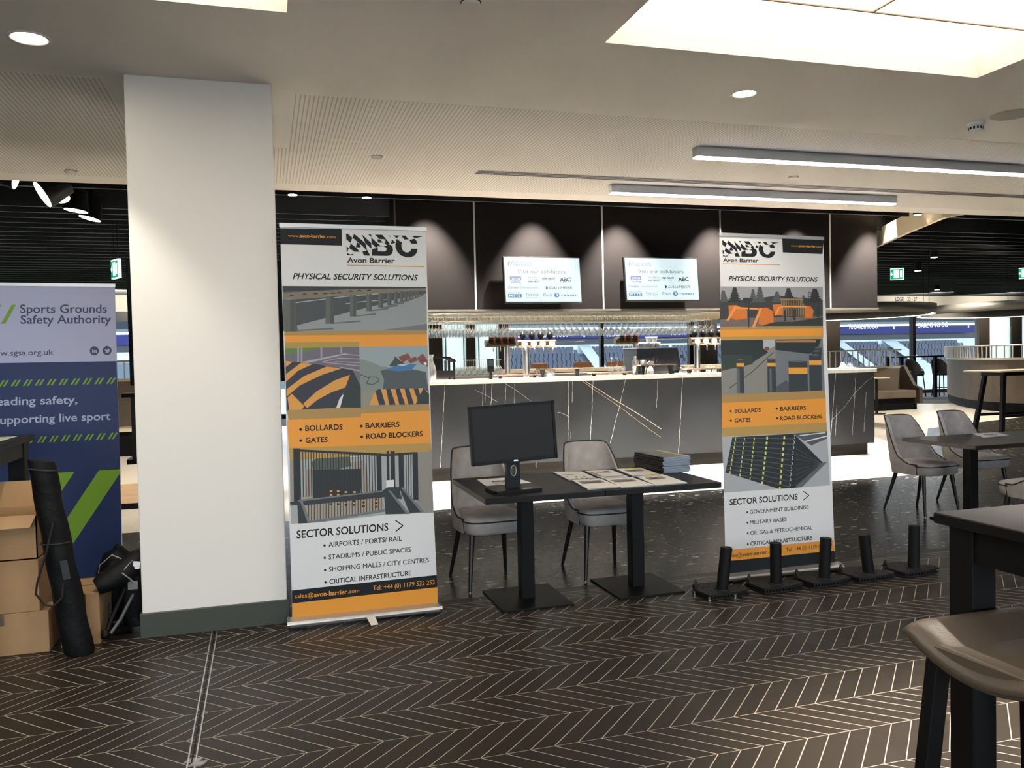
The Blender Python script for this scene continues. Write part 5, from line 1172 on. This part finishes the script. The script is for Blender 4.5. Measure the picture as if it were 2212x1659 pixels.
MB().lathe([(0, 0), (.022, .0), (.024, .02), (.014, .045), (0, .048)], M_BLACK, (-.09, -.165, 0), 12, False).build('rubber_foot', t)
t = thing('rucksack', 'black rucksack with thin pale piping behind the slumped tripod bag', 'bag', (-.86, 5.5, 0))
lump([(-.05, 0, .0), (-.05, 0, .1), (-.04, 0, .26), (-.03, 0, .37), (-.02, 0, .4)], [.11, .13, .135, .1, .04], M_NYLON).build('body', t)
MB().tube([(-.14, -.09, .22), (-.12, -.1, .33), (-.05, -.11, .39), (.05, -.1, .33), (.1, -.09, .24)], .004, mat('reflective_trim', ''), 6).build('piping', t)
MB().tube([(-.06, -.02, .4), (-.03, -.02, .44), (.0, -.02, .4)], .009, M_BLACK, 6).build('handle', t)
# tall dark desk at the left edge
dz = 1.1; dq = fl(75, 938, dz)
t = thing('tall_desk', 'tall dark table cut off by the left edge, with a leaflet on it', 'table', (dq.x, dq.y, 0))
MB().box((-1.1, -1.15, dz-.035), (0, 0, dz), M_BLACKWOOD).build('tabletop', t, .003, 1); MB().box((-1.05, -1.1, dz-.13), (-.038, -.048, dz-.035), M_BLACKWOOD).build('apron', t)
for lx, ly in ((-.12, -.13), (-1.06, -.13), (-.12, -1.11), (-1.06, -1.11)): MB().box((lx, ly, 0), (lx+.09, ly+.09, dz-.035), M_BLACKWOOD).build('leg', t)
def p_leaf(g, U): rect(g, U, .0, .45, .95, .7, I('leaf_lime', '#b9c93a')); rect(g, U, .0, .85, .8, 1, I('leaf_lime', '')); rect(g, U, .3, .1, .9, .2, GRY)
pz = dz+.0006; a = V((dq.x-.05, dq.y-.1, 0))
t = thing('leaflet', 'white and lime leaflet on the tall dark desk at the left edge', 'leaflet', (a.x-.12, a.y-.2, pz)); MB().box((-.11, -.16, 0), (.11, .16, .002), M_PWHITE).build('sheet', t)
g = MB(); U = lambda u, v, L=0: (-.11+.22*u, .16-.32*v, .0024+L*.0003); p_leaf(g, U); g.build('print', t)
# ================================================================== tall table and stool, right foreground
hz = 1.05; hq = fl(2015, 1106, hz); X0, Y1 = hq.x-.0, hq.y
t = thing('tall_table', 'tall black table cut off by the right edge, closest to the viewer', 'table', (X0, Y1, 0))
MT = mat('black_laminate', '#161516', .45, spec=.25)
MB().box((0, -1.3, hz-.03), (.75, 0, hz), MT).build('tabletop', t, .003, 1); MB().box((.042, -1.25, hz-.125), (.70, -.032, hz-.03), M_BLACKWOOD).build('apron', t)
for lx, ly in ((.035, -.1), (.63, -.1), (.035, -1.26), (.63, -1.26)): MB().prism([(lx, ly, hz-.03), (lx+.08, ly, hz-.03), (lx+.08, ly+.08, hz-.03), (lx, ly+.08, hz-.03)], (0, 0, -(hz-.03)), M_BLACKWOOD).build('leg', t, .002, 1)
LEA = mat('taupe_leather', '#5d5348', .42, bump=.12, bscale=120); SX, SY = 1.575, 1.78
t = thing('bar_stool', 'bar stool with a curved taupe leather saddle seat, in front of the tall table', 'bar stool', (SX+.2, 1.54, 0))
rows = []; A, B = .2, .222
def sag(y): return .727+.063*(y/B)**2 if abs(y) < B else .79
def rrect(a, b, r, n=8, e=10):
    o = []
    for cx, cy, a0 in ((a-r, b-r, 0), (-a+r, b-r, 90), (-a+r, -b+r, 180), (a-r, -b+r, 270)):
        for k in range(n+1): t_ = R(a0+90*k/n); o.append((cx+r*cos(t_), cy+r*sin(t_)))
        nx = {0: (-a+r, b), 90: (-a, -b+r), 180: (a-r, -b), 270: (a, b-r)}[a0]; p = o[-1]
        for k in range(1, e): o.append((p[0]+(nx[0]-p[0])*k/e, p[1]+(nx[1]-p[1])*k/e))
    return o
for ins, rr_, dz_ in ((.004, .02, -.02), (-.010, .016, -.014), (0, .022, .001), (.012, .03, .018), (.03, .035, .027), (.042, .035, .029), (.055, .035, .030), (.07, .034, .031), (.085, .032, .031), (.10, .03, .031), (.115, .026, .031), (.13, .022, .031), (.145, .018, .031), (.16, .014, .031), (.175, .008, .031), (.19, .004, .031)):
    rows.append([V((x, y, sag(y)+dz_)) for x, y in rrect(A-ins, B-ins, rr_)])
b = MB(); b.grid(rows, LEA, True, True); b.poly(rows[0][::-1], LEA); b.poly(rows[-1], LEA); b.build('seat', t)
MB().tube([v+V((v.x*.02, v.y*.01, .002)) for v in rows[0]], .006, LEA, 8, True).build('seat_piping', t)
cc = MB(); cc.prism([(-.12, -.19, .69), (.12, -.19, .69), (.12, .19, .69), (-.12, .19, .69)], (0, 0, .022), M_BLACK); cc.build('seat_frame', t)
for sx in (-1, 1):
    for sy in (-1, 1):
        a, c_ = V((sx*.15, sy*.16, .72)), V((sx*.21, sy*.2, 0)); MB().prism([a+V((-.024, -.02, 0)), a+V((.024, -.02, 0)), a+V((.024, .02, 0)), a+V((-.024, .02, 0))], c_-a, M_BLACKWOOD).build('leg', t, .003, 1)
for sy in (-1, 1): MB().box((-.19, sy*.196-.012, .24), (.19, sy*.196+.012, .275), M_BLACK).build('foot_rail', t)
for sx in (-1, 1): MB().box((sx*.19-.012, -.19, .30), (sx*.19+.012, .19, .335), M_BLACK).build('foot_rail', t)
# ================================================================== background furniture and pendants
BRN = mat('brown_upholstery', '#655a4c', .7, noise=.12, nscale=3); BASE = mat('booth_base', '#0b0b0c', .7, spec=.15); CAP = mat('cap_cream', '#cfc3ab', .5); RAILM = mat('rail_satin', '#c4c0b6', .4, .3)
def ring(cx, cy, z, r, label):
    t = thing('ring_pendant', label, 'pendant light', (cx, cy, z), 0, 'ring pendants')
    n = 72; c_ = lambda R_, zz: [V((R_*cos(2*pi*k/n), R_*sin(2*pi*k/n), zz)) for k in range(n)]
    b = MB(); b.grid([c_(r-.09, .02), c_(r-.09, .19), c_(r, .19), c_(r, 0), c_(r-.015, 0), c_(r-.015, .02)], mat('ring_grey', '#77756f', .5, .3), True, True); b.build('drum', t)
    e = MB(); e.grid([c_(r-.09, .012), c_(r-.016, .004)], em('ring_light', '#fff3e2', 5), True, True); e.build('diffuser', t)
    for k in range(4): a = 2*pi*k/4+.5; MB().cyl((cos(a)*(r-.05), sin(a)*(r-.05), .185), (cos(a)*(r-.05), sin(a)*(r-.05), 4.3-z), .006, M_BLACK, n=6).build('cable', t)
    return t
q = vy(1964, 664, 14.5); ring(q.x-1.9, 14.5, q.z-.2, 1.9, 'grey ring pendant with a lit rim, beside the end of the bulkhead')
q = vy(2058, 676, 14.5); ring(q.x+2.5, 14.6, q.z-.0, 2.5, 'large grey ring pendant with a lit rim, cut off by the right edge')
def railing(t, pts, z0, h, step=.16):
    r = MB(); r.tube([V((p.x, p.y, z0+h)) for p in pts], .02, RAILM, 8); r.build('top_rail', t)
    acc = 0
    b = MB()
    for a, c_ in zip(pts, pts[1:]):
        L = (c_-a).length; m = max(1, int(L/step))
        for i in range(m): p = a+(c_-a)*(i/m); b.box((p.x-.012, p.y-.012, z0), (p.x+.012, p.y+.012, z0+h), RAILM)
    b.build('balusters', t)
# booth facing the bar, right of its end
bx0_, bx1_ = vy(1760, 800, 18).x, vy(1945, 800, 18).x
t = thing('booth_seat', 'brown upholstered booth seat with a railing on its back, beyond the bar end', 'booth', (0, 0, 0)); yb = 18.0
MB().box((bx0_, yb, .15), (bx1_, yb+.12, 1.06), BRN).build('backrest', t, .02, 2); MB().box((bx0_, yb-.62, .3), (bx1_-.05, yb, .5), BRN).build('seat', t, .03, 2)
MB().box((bx0_, yb-.55, 0), (bx1_-.08, yb-.02, .3), BASE).build('base', t)
MB().prism([(bx1_, yb-.66, .15), (bx1_, yb+.14, .15), (bx1_, yb+.14, 1.1), (bx1_, yb-.12, 1.1), (bx1_, yb-.45, .62), (bx1_, yb-.66, .55)], (.1, 0, 0), mat('booth_end', '#4d453b', .6)).build('end_panel', t)
MB().box((bx1_-.02, yb-.5, 0), (bx1_+.06, yb+.1, .15), BASE).build('plinth', t)
MB().box((bx0_, yb, 1.06), (bx1_+.1, yb+.12, 1.12), mat('rail_satin', '')).build('cap', t)
railing(t, [V((bx0_, yb+.06, 0)), V((bx1_+.08, yb+.06, 0))], 1.12, .42)
q = vy(1893, 815, 16.6); t = thing('side_table', 'small round pale side table glimpsed past the bar end', 'table', (q.x, 16.6, 0))
MB().cyl((0, 0, q.z-.02), (0, 0, q.z), .3, CAP, n=28).build('tabletop', t); MB().cyl((0, 0, .01), (0, 0, q.z-.02), .03, M_BLACK).build('pedestal', t); MB().cyl((0, 0, 0), (0, 0, .012), .2, M_BLACK, n=24).build('base', t)
# curved booth at the right edge
P0, P1, P2, P3 = fl(2046, 866), fl(2070, 884), fl(2160, 896), fl(2330, 892)
def bez(u): return P0*(1-u)**3+P1*(3*u*(1-u)**2)+P2*(3*u*u*(1-u))+P3*u**3
arc = [bez(i/20) for i in range(21)]; zt = vy(2055, 772, arc[1].y).z
t = thing('curved_booth', 'brown curved booth wall with a cream cap and railings, at the right edge', 'booth', (0, 0, 0))
def band(z0, z1, off, th, m, name, bev=0):
    b = MB(); o = []
    for i, p in enumerate(arc):
        d = (arc[min(i+1, 20)]-arc[max(i-1, 0)]).normalized(); n_ = V((-d.y, d.x, 0)); o.append((p+n_*off, p+n_*(off+th)))
    Z = lambda p, z: V((p.x, p.y, z))
    b.grid([[Z(a, z0) for a, c_ in o], [Z(a, z1) for a, c_ in o], [Z(c_, z1) for a, c_ in o], [Z(c_, z0) for a, c_ in o], [Z(a, z0) for a, c_ in o]], m, False)
    for e in (0, -1): a, c_ = o[e]; b.poly([Z(a, z0), Z(c_, z0), Z(c_, z1), Z(a, z1)], m)
    return b.build(name, t)
band(.22, zt-.05, 0, .14, BRN, 'upholstered_wall'); band(0, .22, .03, .1, BASE, 'plinth'); band(zt-.05, zt, -.02, .2, CAP, 'cap')
railing(t, [p+V((0, .08, 0)) for p in arc[::2]], zt, .3); 
# tall pale topped table at the right edge
q = fl(2164, 931); zt2 = vy(2170, 800, q.y+.1).z
t = thing('tall_trestle_table', 'tall pale topped table on black slanted legs, cut off by the right edge', 'table', (q.x, q.y, 0))
MB().box((-.12, -.1, zt2-.03), (2.0, .75, zt2), CAP).build('tabletop', t, .004, 1)
for lx in (.0, 1.7):
    for ly, s_ in ((0, 1), (.6, -1)): MB().prism([(lx-.04, ly-.03, 0), (lx+.04, ly-.03, 0), (lx+.04, ly+.03, 0), (lx-.04, ly+.03, 0)], (.16 if lx < 1 else -.16, s_*.1, zt2-.03), M_BLACKWOOD).build('leg', t)
MB().box((.06, .02, .24), (1.66, .06, .29), M_BLACKWOOD).build('foot_rail', t); MB().box((.06, .54, .24), (1.66, .58, .29), M_BLACKWOOD).build('foot_rail', t)
MB().box((.1, .05, zt2-.1), (1.7, .55, zt2-.03), M_BLACKWOOD).build('apron', t)
# black tall table and tub stools by the window
Yt = 21.4; xa, xb = vy(1925, 768, Yt).x, vy(2042, 768, Yt).x; zt3 = vy(2000, 768, Yt).z
t = thing('poseur_table', 'black tall table in front of the window between the two booths', 'table', ((xa+xb)/2, Yt, 0)); hx = (xb-xa)/2
MB().box((-hx, -.35, zt3-.05), (hx, .35, zt3), M_BLACK).build('tabletop', t)
for sx in (-1, 1):
    for sy in (-.3, .3): MB().box((sx*(hx-.12)-.05, sy-.04, 0), (sx*(hx-.12)+.05, sy+.04, zt3-.05), M_BLACK).build('leg', t)
def tub(x, y, rz, label):
    t = thing('tub_stool', label, 'bar stool', (x, y, 0), rz, 'black tub stools'); m = mat('black_shell', '#131416', .5)
    rows = []
    for j in range(7):
        v = j/6; rows.append([V((sin(a)*(.26+.02*v), cos(a)*.25+.05*v, .72+(.52*v)*(.25+.75*max(0, cos(a))**.6))) for a in [R(-120+240*k/24) for k in range(25)]])
    MB().grid(rows, m).build('shell', t, solid=.02); MB().cyl((0, 0, .68), (0, 0, .76), .25, m, n=24).build('seat', t)
    for sx in (-1, 1):
        for sy in (-1, 1): MB().cyl((sx*.22, sy*.2, 0), (sx*.16, sy*.14, .7), .018, M_BLACK, n=8).build('leg', t)
    MB().tube([(.2*cos(a), .18*sin(a), .28) for a in [2*pi*k/16 for k in range(16)]], .012, M_BLACK, 6, True).build('foot_ring', t)
tub(vy(1978, 800, 22.3).x, 22.3, R(0), 'black tub stool by the window, nearer the bar of two')
tub(vy(2034, 800, 22.1).x, 22.1, R(-10), 'black tub stool by the window, beside the curved booth')
# between the left banner and the column
Yd = 7.3; xa, xb = vy(278, 700, Yd).x, vy(612, 700, Yd).x; za, zb_ = vy(285, 562, Yd).z, vy(300, 832, Yd).z
t = thing('display_cart', 'large black display on a wheeled black cart, hidden behind the column except its edges', 'display', ((xa+xb)/2, Yd, 0)); hx = (xb-xa)/2
MB().box((-hx, -.04, zb_), (hx, .04, za), M_BLACK).build('screen_housing', t, .006, 1)
zs = zb_-.06; MB().box((-hx-.04, -.22, zs-.03), (hx-.3, .22, zs), M_BLACK).build('shelf', t)
MB().box((-hx+.02, -.18, .78), (hx-.35, .2, zs-.03), mat('cart_cabinet', '#17130f', .5)).build('cabinet', t); MB().box((-hx-.02, -.2, .74), (hx-.33, .22, .78), M_BLACK).build('lower_shelf', t)
MB().box((-hx+.1, -.03, .1), (-hx+.15, .03, .74), M_BLACK).build('leg', t); MB().box((hx-.5, -.03, .1), (hx-.45, .03, .74), M_BLACK).build('leg', t); MB().box((-hx+.1, .04, zs), (-hx+.2, .08, za-.2), M_BLACK).build('upright', t)
for x in (-hx+.12, hx-.48):
    MB().box((x-.03, -.3, .06), (x+.03, .3, .1), M_BLACK).build('foot', t)
    for y in (-.28, .28): MB().cyl((x-.015, y, .03), (x+.015, y, .03), .03, M_BLACK, n=14).build('caster', t)
Yp = 9.6; q0, q1 = vy(235, 1060, Yp), vy(330, 1060, Yp)
t = thing('low_platform', 'low pale wooden platform with a black edge, behind the left banner', 'platform', (0, 0, 0))
z_ = .06; MB().box((q0.x-.3, Yp, z_-.02), (q1.x, Yp+1.6, z_), mat('pale_wood', '#b08d62', .5, noise=.15, nscale=5)).build('top', t); MB().box((q0.x-.3, Yp-.02, 0), (q1.x, Yp, z_), M_BLACK).build('edge', t)
Yc = 15.8; xq0, xq1 = vy(180, 850, Yc).x, vy(420, 850, Yc).x; zc1 = vy(268, 818, Yc).z
t = thing('booth_partition', 'brown booth partition with a cream cap, seen between the left banner and the column', 'partition', (0, 0, 0))
MB().box((xq0, Yc, .12), (xq1, Yc+.15, zc1-.05), BRN).build('upholstered_wall', t); MB().box((xq0, Yc-.03, zc1-.05), (xq1, Yc+.18, zc1), CAP).build('cap', t)
MB().box((xq0, Yc-.5, .42), (xq1, Yc, .48), CAP).build('shelf', t); MB().box((xq0, Yc-.45, 0), (xq1, Yc, .42), BASE).build('base', t)
railing(t, [V((xq0, Yc+.07, 0)), V((xq1, Yc+.07, 0))], zc1, .3)
